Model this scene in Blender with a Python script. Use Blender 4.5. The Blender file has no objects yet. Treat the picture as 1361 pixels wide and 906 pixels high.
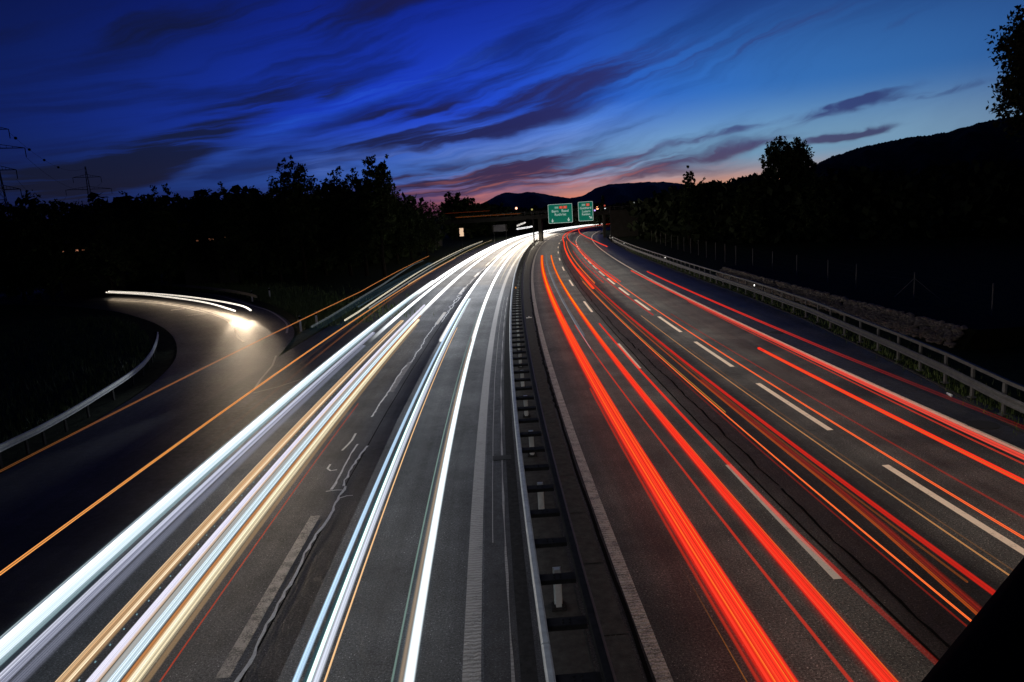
import bpy, bmesh, math, random
import numpy as np
from mathutils import Vector, Matrix

rnd = random.Random(7)
rng = np.random.default_rng(11)
S = bpy.context.scene
COL = S.collection

# ------------------------------------------------------------------ camera
PITCH, ROLL, CAMH, F = 0.173335, 0.061577, 6.711, 954.593
fw = Vector((0, math.cos(PITCH), -math.sin(PITCH)))
up0 = Vector((0, math.sin(PITCH), math.cos(PITCH)))
rt0 = Vector((1, 0, 0))
rt = rt0 * math.cos(ROLL) - up0 * math.sin(ROLL)
up = up0 * math.cos(ROLL) + rt0 * math.sin(ROLL)
cd = bpy.data.cameras.new('camera')
cam = bpy.data.objects.new('camera', cd)
COL.objects.link(cam)
cam.matrix_world = Matrix(((rt.x, up.x, -fw.x, 0), (rt.y, up.y, -fw.y, 0), (rt.z, up.z, -fw.z, CAMH), (0, 0, 0, 1)))
cd.sensor_width = 36
cd.lens = F * 36 / 1361
cd.clip_start = 0.05
cd.clip_end = 30000
S.camera = cam
S.view_settings.view_transform = 'Standard'
S.view_settings.look = 'None'
S.view_settings.exposure = 0
S.view_settings.gamma = 1
S.cycles.transparent_max_bounces = 32
S.cycles.max_bounces = 3
S.cycles.diffuse_bounces = 1
S.cycles.glossy_bounces = 2
S.cycles.sample_clamp_indirect = 3
S.cycles.sample_clamp_direct = 12

# ------------------------------------------------------------------ node helper
class NT:
    def __init__(s, tree):
        s.t = tree; s.n = tree.nodes; s.l = tree.links
    def put(s, sock, v):
        if isinstance(v, bpy.types.NodeSocket): s.l.new(v, sock)
        elif v is not None: sock.default_value = v
    def m(s, op, a, b=None, c=None, clamp=False):
        n = s.n.new('ShaderNodeMath'); n.operation = op; n.use_clamp = clamp
        for i, v in enumerate((a, b, c)):
            if v is not None: s.put(n.inputs[i], v)
        return n.outputs[0]
    def mr(s, v, a, b, c=0.0, d=1.0, smooth=False):
        n = s.n.new('ShaderNodeMapRange'); n.clamp = True
        if smooth: n.interpolation_type = 'SMOOTHSTEP'
        for i, x in enumerate((v, a, b, c, d)): s.put(n.inputs[i], x)
        return n.outputs[0]
    def mix(s, f, a, b, mode='MIX'):
        n = s.n.new('ShaderNodeMix'); n.data_type = 'RGBA'; n.blend_type = mode
        s.put(n.inputs[0], f); s.put(n.inputs[6], a); s.put(n.inputs[7], b)
        return n.outputs[2]
    def ramp(s, f, stops, interp='LINEAR'):
        n = s.n.new('ShaderNodeValToRGB'); r = n.color_ramp; r.interpolation = interp
        while len(r.elements) < len(stops): r.elements.new(0.5)
        for e, (p, c) in zip(r.elements, stops):
            e.position = p; e.color = (*c, 1) if len(c) == 3 else c
        s.put(n.inputs[0], f); return n.outputs[0]
    def noise(s, vec, scale, detail=3, rough=0.55, dist=0.0, dim='3D'):
        n = s.n.new('ShaderNodeTexNoise'); n.noise_dimensions = dim
        if vec is not None: s.put(n.inputs['Vector'], vec)
        n.inputs['Scale'].default_value = scale; n.inputs['Detail'].default_value = detail
        n.inputs['Roughness'].default_value = rough; n.inputs['Distortion'].default_value = dist
        return n.outputs[0]
    def xyz(s, x, y, z=0.0):
        n = s.n.new('ShaderNodeCombineXYZ')
        for i, v in enumerate((x, y, z)): s.put(n.inputs[i], v)
        return n.outputs[0]
    def sep(s, v):
        n = s.n.new('ShaderNodeSeparateXYZ'); s.put(n.inputs[0], v); return n.outputs

# ------------------------------------------------------------------ world: dusk sky
SUN_EL, SUN_AZ = -4.0, 12.0         # degrees; azimuth measured from +Y towards +X
W = bpy.data.worlds.new('World'); S.world = W; W.use_nodes = True
T = NT(W.node_tree)
for n in list(T.n): T.n.remove(n)
out = T.n.new('ShaderNodeOutputWorld'); bg = T.n.new('ShaderNodeBackground')
T.l.new(bg.outputs[0], out.inputs[0]); bg.inputs[1].default_value = 0.1
tc = T.n.new('ShaderNodeTexCoord')
dx, dy, dz = T.sep(tc.outputs['Generated'])
AZ = T.m('MULTIPLY', T.m('ARCTAN2', dx, dy), 57.29578)
EL = T.m('MULTIPLY', T.m('ARCSINE', dz), 57.29578)
def azr(stops):   # colours along the azimuth, -60..60 degrees, kept constant beyond
    return T.ramp(T.mr(AZ, -90, 90), [(0.0, lin(4, 5, 12))] + [((a + 90) / 180, c) for a, c in stops] + [(1.0, lin(4, 5, 12))], 'B_SPLINE')
lin = lambda r, g, b: tuple(((v / 255) / 12.92 if v < 10.3 else ((v / 255 + .055) / 1.055) ** 2.4) for v in (r, g, b))
c0 = azr([(-60, lin(6, 8, 18)), (-34, lin(9, 12, 26)), (-16, lin(34, 34, 72)), (-5, lin(105, 52, 84)), (3, lin(190, 120, 112)), (10, lin(214, 142, 110)), (18, lin(206, 142, 104)), (28, lin(165, 150, 140)), (60, lin(60, 60, 80))])
c1 = azr([(-60, lin(8, 14, 40)), (-34, lin(12, 20, 50)), (-20, lin(22, 50, 128)), (-8, lin(58, 100, 190)), (2, lin(92, 128, 190)), (12, lin(122, 164, 200)), (22, lin(118, 162, 192)), (35, lin(112, 140, 170)), (60, lin(40, 55, 90))])
c2 = azr([(-60, lin(6, 14, 50)), (-34, lin(10, 25, 85)), (-20, lin(16, 42, 142)), (-8, lin(22, 56, 200)), (2, lin(30, 70, 205)), (12, lin(44, 106, 198)), (22, lin(52, 110, 178)), (35, lin(46, 94, 156)), (60, lin(30, 50, 110))])
c3 = azr([(-60, lin(4, 9, 38)), (-34, lin(6, 14, 58)), (-20, lin(9, 22, 100)), (-8, lin(12, 32, 138)), (2, lin(16, 38, 150)), (12, lin(22, 44, 126)), (22, lin(26, 50, 120)), (35, lin(26, 48, 106)), (60, lin(14, 28, 80))])
base = T.mix(T.mr(EL, 0.9, 3.6, smooth=True), c0, c1)
base = T.mix(T.mr(EL, 3.4, 8.5, smooth=True), base, c2)
base = T.mix(T.mr(EL, 7.5, 17.0, smooth=True), base, c3)
base = T.mix(T.mr(EL, 16.0, 38.0, smooth=True), base, (*lin(3, 4, 14), 1))
# streaky cloud noise, sheared so that the streaks rise to the right
wob = T.noise(T.xyz(T.m('DIVIDE', AZ, 9), T.m('DIVIDE', EL, 3.5), 2.0), 1.0, 4, .55)
elw = T.m('ADD', EL, T.m('MULTIPLY', T.m('SUBTRACT', wob, .5), 2.2))
shr = T.m('SUBTRACT', elw, T.m('MULTIPLY', AZ, T.mr(EL, 0.5, 11, .03, .30)))
n1 = T.noise(T.xyz(T.m('DIVIDE', AZ, 15), T.m('DIVIDE', shr, 2.6), 0.0), 1.0, 5, .5, .3)
n2 = T.noise(T.xyz(T.m('DIVIDE', AZ, 13), T.m('DIVIDE', shr, .95), 7.3), 1.0, 6, .55, .25)
n3 = T.noise(T.xyz(T.m('DIVIDE', AZ, 5.5), T.m('DIVIDE', shr, 0.36), 3.1), 1.0, 4, .55, .3)
def blobs(lst):
    tot = None
    azw = T.m('ADD', AZ, T.m('MULTIPLY', T.m('SUBTRACT', n2, .5), 3.5))
    for a, e, la, lb, ang, w in lst:
        ca, sa = math.cos(math.radians(ang)), math.sin(math.radians(ang))
        x = T.m('SUBTRACT', azw, a); y = T.m('SUBTRACT', elw, e)
        p = T.m('ADD', T.m('MULTIPLY', x, ca / la), T.m('MULTIPLY', y, sa / la))
        q = T.m('ADD', T.m('MULTIPLY', x, -sa / lb), T.m('MULTIPLY', y, ca / lb))
        r2 = T.m('ADD', T.m('MULTIPLY', p, p), T.m('MULTIPLY', q, q))
        g = T.m('MULTIPLY', T.m('EXPONENT', T.m('MULTIPLY', r2, -1.0)), w)
        tot = g if tot is None else T.m('ADD', tot, g)
    return tot
DARK = [(-22.14, 6.63, 9.14, 1.1, 24.9, 0.9), (-26.17, 5.18, 5.96, 1.3, 9.0, 0.65), (-2.0, 6.2, 9.5, 0.6, 8.0, 1.1), (-5.84, 8.01, 5.17, 0.54, 1.8, 0.6), (2.0, 4.05, 5.2, 0.62, 7.0, 1.0), (-3.6, 3.0, 8.2, 1.0, 1.4, 1.1), (4.5, 2.9, 6.0, .35, 5.0, .7), (12.32, 3.27, 8.0, 0.6, 5.5, 0.5), (16.71, 3.48, 6.12, 0.3, 7.4, 0.4), (25.82, 4.08, 2.8, 0.28, 7.2, 1.25), (25.31, 6.04, 4.4, 0.40, 14.9, .95), (29.84, 6.36, 4.8, 0.34, 6.4, .8), (17.5, 4.9, 6, .25, 9, .6), (18.86, 11.04, 8.29, 0.93, 11.9, 0.5), (27.95, 10.93, 2.44, 0.34, 17.7, 0.4), (5.76, 9.75, 8.69, 1.3, 11.9, 0.6), (2.17, 7.03, 3.4, 0.67, 20.1, 0.7), (-16.61, 14.58, 16.45, 1.43, 6.1, 0.4), (-31.65, 4.08, 5.3, 1.22, -1.7, 0.8), (10.6, 2.27, 8.72, 0.45, 1.9, 0.5), (-12.98, 9.32, 2.79, 0.26, 21.9, 0.6), (-9.4, 6.25, 5.15, 0.49, 7.0, 0.6)]
BRI = [(-18.64, 6.0, 6.6, 0.7, 25.3, 0.5), (-6.09, 4.99, 7.54, 0.45, -0.3, 1.0), (-9.08, 9.6, 10.2, 0.9, 15.8, 0.5), (5.61, 6.33, 6.11, 0.8, 14.9, 0.9), (-13.53, 4.06, 1.66, 0.77, -2.6, 0.9), (11.22, 4.18, 3.31, 0.33, 3.5, 0.4), (2.08, 5.44, 5.18, 0.34, 3.8, 0.9)]
dens = blobs(DARK)
brig = blobs(BRI)
streak = T.mr(n2, .36, .62, .25, 1.35)
field = T.m('ADD', T.m('MULTIPLY', dens, streak), T.m('MULTIPLY', T.mr(n1, .5, .75), T.mr(AZ, 8, 22, .62, .16)))
field = T.m('ADD', field, T.m('MULTIPLY', T.m('SUBTRACT', n3, .5), T.m('MULTIPLY', T.mr(dens, 0, .5), .9)))
field = T.m('MULTIPLY', field, T.mr(EL, 0.0, 1.6, .25, 1))
cf = T.mr(field, .12, .95, 0, .93, smooth=True)
cloudc = T.mix(T.mr(EL, 1.5, 6), azr([(-60, lin(8, 8, 14)), (-25, lin(14, 17, 38)), (-8, lin(48, 24, 50)), (4, lin(78, 40, 62)), (14, lin(96, 66, 80)), (26, lin(70, 64, 84)), (60, lin(30, 30, 50))]),
               azr([(-60, lin(8, 9, 20)), (-25, lin(12, 16, 46)), (-8, lin(20, 20, 66)), (3, lin(34, 24, 78)), (14, lin(46, 52, 118)), (26, lin(50, 62, 116)), (60, lin(20, 24, 60))]))
# lit streaks
litf = T.m('MULTIPLY', T.mr(brig, .15, .9), T.mr(T.m('ADD', T.m('MULTIPLY', n2, .6), T.m('MULTIPLY', n3, .4)), .4, .6), clamp=True)
litc = T.mix(T.mr(EL, 3.2, 7), azr([(-60, lin(20, 50, 140)), (-20, lin(50, 90, 180)), (-6, lin(110, 135, 190)), (6, lin(150, 165, 205)), (20, lin(150, 170, 190)), (60, lin(90, 110, 150))]),
             azr([(-60, lin(20, 50, 150)), (-20, lin(30, 80, 205)), (-6, lin(40, 98, 235)), (6, lin(84, 140, 232)), (20, lin(100, 150, 210)), (60, lin(60, 90, 160))]))
skyc = T.mix(T.m('MULTIPLY', T.mr(T.m('ADD', T.m('MULTIPLY', n1, .6), T.m('MULTIPLY', n2, .4)), .42, .60, smooth=True), T.mr(AZ, 8, 22, .62, .12)), base, (*lin(10, 20, 78), 1))
skyc = T.mix(cf, skyc, cloudc)
skyc = T.mix(T.m('MULTIPLY', litf, .75), skyc, litc)
# crimson afterglow threads low in the middle
rose = T.m('MULTIPLY', T.m('MULTIPLY', T.mr(n3, .5, .68), T.mr(EL, .6, 4.2, 1, 0)), T.m('MULTIPLY', T.mr(AZ, -12, -2), T.mr(AZ, 12, 20, 1, 0)))
skyc = T.mix(T.m('MULTIPLY', rose, .55), skyc, (*lin(222, 128, 112), 1))
skyc = T.mix(T.mr(EL, -2, 0.0, 1, 0), skyc, (*lin(8, 8, 12), 1))
neb = T.n.new('ShaderNodeTexSky'); neb.sky_type = 'NISHITA'; neb.sun_disc = False
neb.sun_elevation = math.radians(SUN_EL); neb.sun_rotation = math.radians(SUN_AZ)
sc10 = T.n.new('ShaderNodeVectorMath'); sc10.operation = 'SCALE'; T.put(sc10.inputs[0], skyc); sc10.inputs[3].default_value = 10.0
tot = T.mix(1.0, sc10.outputs[0], T.mix(1.0, neb.outputs[0], (.25, .5, 1.0, 1), 'MULTIPLY'), 'ADD')
T.l.new(tot, bg.inputs[0])
W.cycles.sampling_method = 'MANUAL'; W.cycles.sample_map_resolution = 256

# the sun has set: only a trace of direct light is left
sd = bpy.data.lights.new('sun', 'SUN'); sd.energy = 0.004; sd.angle = math.radians(10); sd.color = (1, .75, .6)
so = bpy.data.objects.new('sun', sd); COL.objects.link(so)
so.rotation_euler = (math.radians(88), 0, math.radians(180 - SUN_AZ))

# ------------------------------------------------------------------ road alignment
KN = [-60, 0, 40, 80, 120, 160, 220, 300, 420, 700]
KV = [.0021176, .0021176, .00077526, .00074622, .00052737, .00093435, .0022, .0035, .0048, .0048]
SG = np.arange(-60, 700, 1.0)
kk = np.interp(SG, KN, KV)
TH = np.concatenate([[0], np.cumsum((kk[1:] + kk[:-1]) / 2)])
i0 = 60
TH = TH - TH[i0] - 0.0474728
CX = np.concatenate([[0], np.cumsum(np.sin((TH[1:] + TH[:-1]) / 2))]); CX = CX - CX[i0] + 2.23945 * math.cos(-0.0474728)
CY = np.concatenate([[0], np.cumsum(np.cos((TH[1:] + TH[:-1]) / 2))]); CY = CY - CY[i0] + 2.23945 * math.sin(-0.0474728) * -1
# camera stands 2.24 m left of the reference line (u = 0, inner edge line of the right carriageway)
def at(s, u, z=0.0):
    t = float(np.interp(s, SG, TH))
    return Vector((float(np.interp(s, SG, CX)) + u * math.cos(t), float(np.interp(s, SG, CY)) - u * math.sin(t), z))
def hd(s): return float(np.interp(s, SG, TH))

# ------------------------------------------------------------------ object helpers
def link(o): COL.objects.link(o); return o
def tag(o, label=None, cat=None, group=None, kind=None):
    if label: o['label'] = label
    if cat: o['category'] = cat
    if group: o['group'] = group
    if kind: o['kind'] = kind
    return o
def empty(name, loc, rz=0.0, label=None, cat=None, group=None, kind=None):
    o = bpy.data.objects.new(name, None); link(o); o.location = loc; o.rotation_euler = (0, 0, rz)
    o.empty_display_size = .3
    return tag(o, label, cat, group, kind)
def wmat(o):
    m = Matrix.Translation(o.location) @ o.rotation_euler.to_matrix().to_4x4() @ Matrix.Diagonal((*o.scale, 1))
    return wmat(o.parent) @ m if o.parent else m
class MB:
    """collects geometry in world or local space, then links it as one mesh object"""
    def __init__(s): s.v = []; s.f = []; s.uv = []
    def quad(s, a, b, c, d):
        i = len(s.v); s.v += [tuple(a), tuple(b), tuple(c), tuple(d)]; s.f.append((i, i + 1, i + 2, i + 3)); return s
    def box(s, c, size, M=None):
        hx, hy, hz = size[0] / 2, size[1] / 2, size[2] / 2; i = len(s.v)
        for x in (-hx, hx):
            for y in (-hy, hy):
                for z in (-hz, hz):
                    p = Vector((x, y, z))
                    if M is not None: p = M @ p
                    s.v.append((p.x + c[0], p.y + c[1], p.z + c[2]))
        for q in ((0, 1, 3, 2), (4, 6, 7, 5), (0, 4, 5, 1), (2, 3, 7, 6), (0, 2, 6, 4), (1, 5, 7, 3)): s.f.append(tuple(i + k for k in q))
        return s
    def bar(s, a, b, r, n=6, r2=None):
        a, b = Vector(a), Vector(b); d = (b - a)
        if d.length < 1e-6: return s
        d.normalize(); q = Vector((0, 0, 1)) if abs(d.z) < .9 else Vector((1, 0, 0))
        e1 = d.cross(q).normalized(); e2 = d.cross(e1); i = len(s.v); r2 = r if r2 is None else r2
        for P, R in ((a, r), (b, r2)):
            for k in range(n):
                t = 2 * math.pi * k / n; s.v.append(tuple(P + (e1 * math.cos(t) + e2 * math.sin(t)) * R))
        for k in range(n): s.f.append((i + k, i + (k + 1) % n, i + n + (k + 1) % n, i + n + k))
        s.f.append(tuple(i + k for k in range(n))[::-1]); s.f.append(tuple(i + n + k for k in range(n)))
        return s
    def sweep(s, pts, prof, closed=True):
        """prof: (lateral, vertical) points, swept along pts with z up"""
        n = len(prof); i = len(s.v); m = len(pts)
        for k, P in enumerate(pts):
            P = Vector(P); d = (Vector(pts[min(k + 1, m - 1)]) - Vector(pts[max(k - 1, 0)])); d.z = 0; d.normalize()
            r = Vector((d.y, -d.x, 0))
            for a, b in prof: s.v.append(tuple(P + r * a + Vector((0, 0, b))))
        for k in range(m - 1):
            for j in range(n if closed else n - 1):
                a = i + k * n + j; b = i + k * n + (j + 1) % n
                s.f.append((a, a + n, b + n, b))
        if closed:
            s.f.append(tuple(range(i, i + n))); s.f.append(tuple(range(i + (m - 1) * n, i + m * n))[::-1])
        return s
    def mesh(s, name, mat=None, smooth=False):
        me = bpy.data.meshes.new(name); me.from_pydata([tuple(v) for v in s.v], [], s.f)
        if mat: me.materials.append(mat)
        if smooth: me.polygons.foreach_set('use_smooth', [True] * len(me.polygons))
        me.update(); return me
    def build(s, name, mat, parent=None, smooth=False, kind=None, local=False):
        """world-space vertices are moved into the parent's space unless local"""
        if parent is not None and not local:
            inv = wmat(parent).inverted(); s.v = [tuple(inv @ Vector(v)) for v in s.v]
        o = link(bpy.data.objects.new(name, s.mesh(name, mat, smooth)))
        if parent is not None: o.parent = parent
        if kind: o['kind'] = kind
        return o
def np_mesh(name, verts, nper, mat):
    """independent polygons with nper vertices each"""
    me = bpy.data.meshes.new(name); nv = len(verts); nf = nv // nper
    me.vertices.add(nv); me.vertices.foreach_set('co', np.asarray(verts, dtype=np.float32).ravel())
    me.loops.add(nv); me.loops.foreach_set('vertex_index', np.arange(nv, dtype=np.int32))
    me.polygons.add(nf); me.polygons.foreach_set('loop_start', np.arange(0, nv, nper, dtype=np.int32))
    me.polygons.foreach_set('loop_total', np.full(nf, nper, dtype=np.int32))
    me.materials.append(mat); me.update(calc_edges=True); me.validate(); return me

# ------------------------------------------------------------------ materials
def mat(name, col=(.5, .5, .5), rough=.7, metal=0.0, var=0.0, vscale=3.0, bump=0.0, bscale=30.0, spec=.5, emit=None, es=1.0):
    m = bpy.data.materials.new(name); m.use_nodes = True; t = NT(m.node_tree)
    b = t.n['Principled BSDF']; b.inputs['Roughness'].default_value = rough; b.inputs['Metallic'].default_value = metal
    b.inputs['Specular IOR Level'].default_value = spec
    g = t.n.new('ShaderNodeNewGeometry')
    if var > 0:
        f = t.noise(g.outputs['Position'], vscale, 5, .65)
        c = t.mix(t.mr(f, .3, .7), (*[x * (1 - var) for x in col], 1), (*[min(1, x * (1 + var)) for x in col], 1))
        t.put(b.inputs['Base Color'], c)
    else: b.inputs['Base Color'].default_value = (*col, 1)
    if bump > 0:
        bn = t.n.new('ShaderNodeBump'); bn.inputs['Strength'].default_value = 1; bn.inputs['Distance'].default_value = bump
        t.put(bn.inputs['Height'], t.noise(g.outputs['Position'], bscale, 4, .6)); t.l.new(bn.outputs[0], b.inputs['Normal'])
    if emit:
        b.inputs['Emission Color'].default_value = (*emit, 1); b.inputs['Emission Strength'].default_value = es
    return m
def asphalt(name, ca, cb, bands=(), grain=1.0, rough=.62):
    """UV = (u, s) in metres: bands = (u0, u1, multiplier) are strips of older or newer asphalt"""
    m = bpy.data.materials.new(name); m.use_nodes = True; t = NT(m.node_tree); b = t.n['Principled BSDF']
    uvn = t.n.new('ShaderNodeUVMap'); uvn.uv_map = 'UVMap'; uv = uvn.outputs[0]
    u, s, _ = t.sep(uv)
    g = t.n.new('ShaderNodeNewGeometry'); P = g.outputs['Position']
    big = t.noise(P, .35, 5, .6); mid = t.noise(P, 5.0, 4, .6); fine = t.noise(P, 26.0, 3, .75); dot = t.noise(P, 70.0, 2, .7)
    lon = t.noise(t.xyz(t.m('MULTIPLY', u, 1.4), t.m('MULTIPLY', s, .03), 0.0), 1.6, 5, .6)
    f = t.m('ADD', t.m('ADD', t.m('MULTIPLY', big, .3), t.m('MULTIPLY', lon, .35)), t.m('ADD', t.m('MULTIPLY', mid, .15), t.m('MULTIPLY', fine, .2 * grain)))
    c = t.mix(t.mr(f, .42, .58), (*[v * .7 for v in ca], 1), (*cb, 1))
    mul = t.m('MULTIPLY', t.m('MULTIPLY', t.mr(big, .36, .64, .72, 1.28), t.mr(dot, .34, .68, .4, 1.8)), t.mr(fine, .36, .66, .38, 1.75))
    for u0, u1, k in bands:
        w = t.m('MULTIPLY', t.m('GREATER_THAN', t.m('ADD', u, t.m('MULTIPLY', t.m('SUBTRACT', mid, .5), .05)), u0), t.m('LESS_THAN', t.m('ADD', u, t.m('MULTIPLY', t.m('SUBTRACT', mid, .5), .05)), u1))
        mul = t.m('MULTIPLY', mul, t.m('ADD', 1.0, t.m('MULTIPLY', w, k - 1)))
    sp = t.m('GREATER_THAN', t.noise(P, 34.0, 1, .5), .695)     # pale chippings
    mul = t.m('MULTIPLY', mul, t.m('ADD', 1.0, t.m('MULTIPLY', sp, 3.5)))
    b.inputs['Specular IOR Level'].default_value = .28 if 'ramp' in name else .28 if 'left' in name else .13
    c = t.mix(1.0, c, t.xyz(mul, mul, mul), 'MULTIPLY')
    t.put(b.inputs['Base Color'], c)
    t.put(b.inputs['Roughness'], t.mr(mid, .3, .7, rough - .1, rough + .12))
    bn = t.n.new('ShaderNodeBump'); bn.inputs['Strength'].default_value = .9; bn.inputs['Distance'].default_value = .006
    t.put(bn.inputs['Height'], t.m('ADD', fine, dot)); t.l.new(bn.outputs[0], b.inputs['Normal'])
    return m
M = {}
M['asph_r'] = asphalt('asphalt_right', (.036, .035, .033), (.062, .060, .056), [(3.95, 6.2, .62), (6.2, 7.3, .85), (-3, -.12, .6), (-.25, -.12, .35), (11.3, 14, .55)])
M['asph_l'] = asphalt('asphalt_left', (.030, .031, .033), (.054, .055, .058), [(-2.6, -1.9, .42), (-9.0, -6.25, 1.15), (-14, -10.4, .5), (-2.15, -1.7, .8)])
M['asph_ramp'] = asphalt('asphalt_ramp', (.022, .021, .020), (.040, .038, .036), rough=.55)
M['grass'] = mat('dark_grass', (.030, .045, .014), .95, spec=.05, var=.55, vscale=2.5, bump=.05, bscale=14)
M['field'] = mat('field_ground', (.016, .018, .009), .98, spec=.05, var=.5, vscale=.8, bump=.05, bscale=8)
M['leaf'] = mat('foliage', (.032, .045, .018), .85, spec=.05, var=.5, vscale=.9)
M['leaf_far'] = mat('foliage_distant', (.022, .030, .016), .9, spec=.05, var=.4, vscale=.3)
M['bark'] = mat('bark', (.02, .016, .012), .95, spec=.05, var=.3, vscale=6)
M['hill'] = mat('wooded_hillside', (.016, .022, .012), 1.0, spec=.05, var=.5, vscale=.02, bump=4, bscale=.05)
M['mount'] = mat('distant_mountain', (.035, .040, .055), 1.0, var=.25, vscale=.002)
def paint(name, col, rumble=False, worn=(.34, .47, .33)):
    m = bpy.data.materials.new(name); m.use_nodes = True; t = NT(m.node_tree); b = t.n['Principled BSDF']
    uvn = t.n.new('ShaderNodeUVMap'); uvn.uv_map = 'UVMap'; u, s, _ = t.sep(uvn.outputs[0])
    g = t.n.new('ShaderNodeNewGeometry'); P = g.outputs['Position']
    a = t.noise(P, 30, 4, .75); w = t.noise(P, 4, 4, .6)
    f = t.mr(t.m('ADD', t.m('MULTIPLY', a, .6), t.m('MULTIPLY', w, .4)), worn[0], worn[1])
    t.put(b.inputs['Base Color'], t.mix(f, (*[x * worn[2] for x in col], 1), (*col, 1)))
    b.inputs['Roughness'].default_value = .5
    h = a
    if rumble:
        n = t.n.new('ShaderNodeTexWave'); n.bands_direction = 'Y'; n.inputs['Scale'].default_value = 3.2; n.inputs['Distortion'].default_value = 4.5
        n.inputs['Detail'].default_value = 2; n.inputs['Detail Scale'].default_value = 3
        t.put(n.inputs['Vector'], uvn.outputs[0]); h = t.m('ADD', t.m('MULTIPLY', a, .5), n.outputs['Fac'])
    bn = t.n.new('ShaderNodeBump'); bn.inputs['Strength'].default_value = 1; bn.inputs['Distance'].default_value = .012
    t.put(bn.inputs['Height'], h); t.l.new(bn.outputs[0], b.inputs['Normal'])
    return m
M['paint'] = paint('worn_white_paint', (.50, .46, .40))
M['paint_warm'] = paint('white_lane_paint', (.85, .70, .54))
M['paint_dull'] = paint('dull_edge_paint', (.20, .185, .17), True)
M['paint_grey'] = paint('grey_worn_dash', (.27, .255, .235), False, (.44, .54, .16))
M['paint_edge'] = paint('edge_paint', (.36, .33, .27), True, (.42, .53, .22))
M['seal'] = mat('pale_crack_sealant', (.62, .62, .60), .35, var=.25, vscale=14)
M['tar'] = mat('black_bitumen_joint', (.004, .004, .004), .9, spec=.03)
M['conc'] = mat('old_concrete', (.055, .053, .05), .8, spec=.05, var=.35, vscale=5, bump=.008, bscale=50)
M['conc_dark'] = mat('drain_concrete', (.024, .024, .025), .8, spec=.05, var=.4, vscale=8, bump=.008, bscale=50)
M['conc_pier'] = mat('bridge_concrete', (.03, .028, .025), .95, spec=.05, var=.3, vscale=.8, bump=.01, bscale=20)
M['steel'] = mat('galvanised_steel', (.10, .10, .10), .55, .0, spec=.15, var=.25, vscale=4)
M['steel_br'] = mat('bright_galvanised_steel', (.50, .53, .52), .45, .0, spec=.3, var=.2, vscale=6)
M['steel_dk'] = mat('weathered_dark_steel', (.03, .029, .028), .75, .1, spec=.05, var=.3, vscale=6)
M['rust'] = mat('rusty_dark_steel', (.05, .03, .025), .6, .4, var=.35, vscale=6)
M['wht'] = mat('white_plastic', (.75, .75, .73), .5)
M['stone'] = mat('rough_field_stone', (.26, .22, .17), .9, var=.5, vscale=4, bump=.02, bscale=25)
M['black'] = mat('black_painted_metal', (.006, .006, .007), .8, spec=.1)
M['wood'] = mat('fence_post_wood', (.16, .15, .13), .85, var=.3, vscale=9)
M['sgreen'] = mat('glowing_green_sheeting', (.0, .20, .13), .45, var=.06, vscale=3, emit=(.0, .20, .13), es=.42)  # sign sheeting and badges glow in place of headlamp light they return
M['swhite'] = mat('glowing_white_sheeting', (.8, .85, .82), .45, emit=(.62, .85, .78), es=.42)
M['sred'] = mat('glowing_red_sheeting', (.55, .03, .02), .45, emit=(.75, .05, .02), es=.75)
M['sgreyg'] = mat('glowing_green_badge', (.05, .32, .20), .45, emit=(.10, .36, .25), es=.42)
M['glass'] = mat('manhole_iron', (.03, .03, .03), .7, .0, spec=.1, bump=.01, bscale=30)
M['litter'] = mat('crushed_clear_bottle', (.7, .72, .75), .12, 0.0, var=.2, vscale=20)
M['house'] = mat('house_render', (.03, .028, .026), .9, var=.2, vscale=1)
M['roof'] = mat('dark_tiled_roof', (.05, .035, .03), .9, var=.3, vscale=3)
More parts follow.
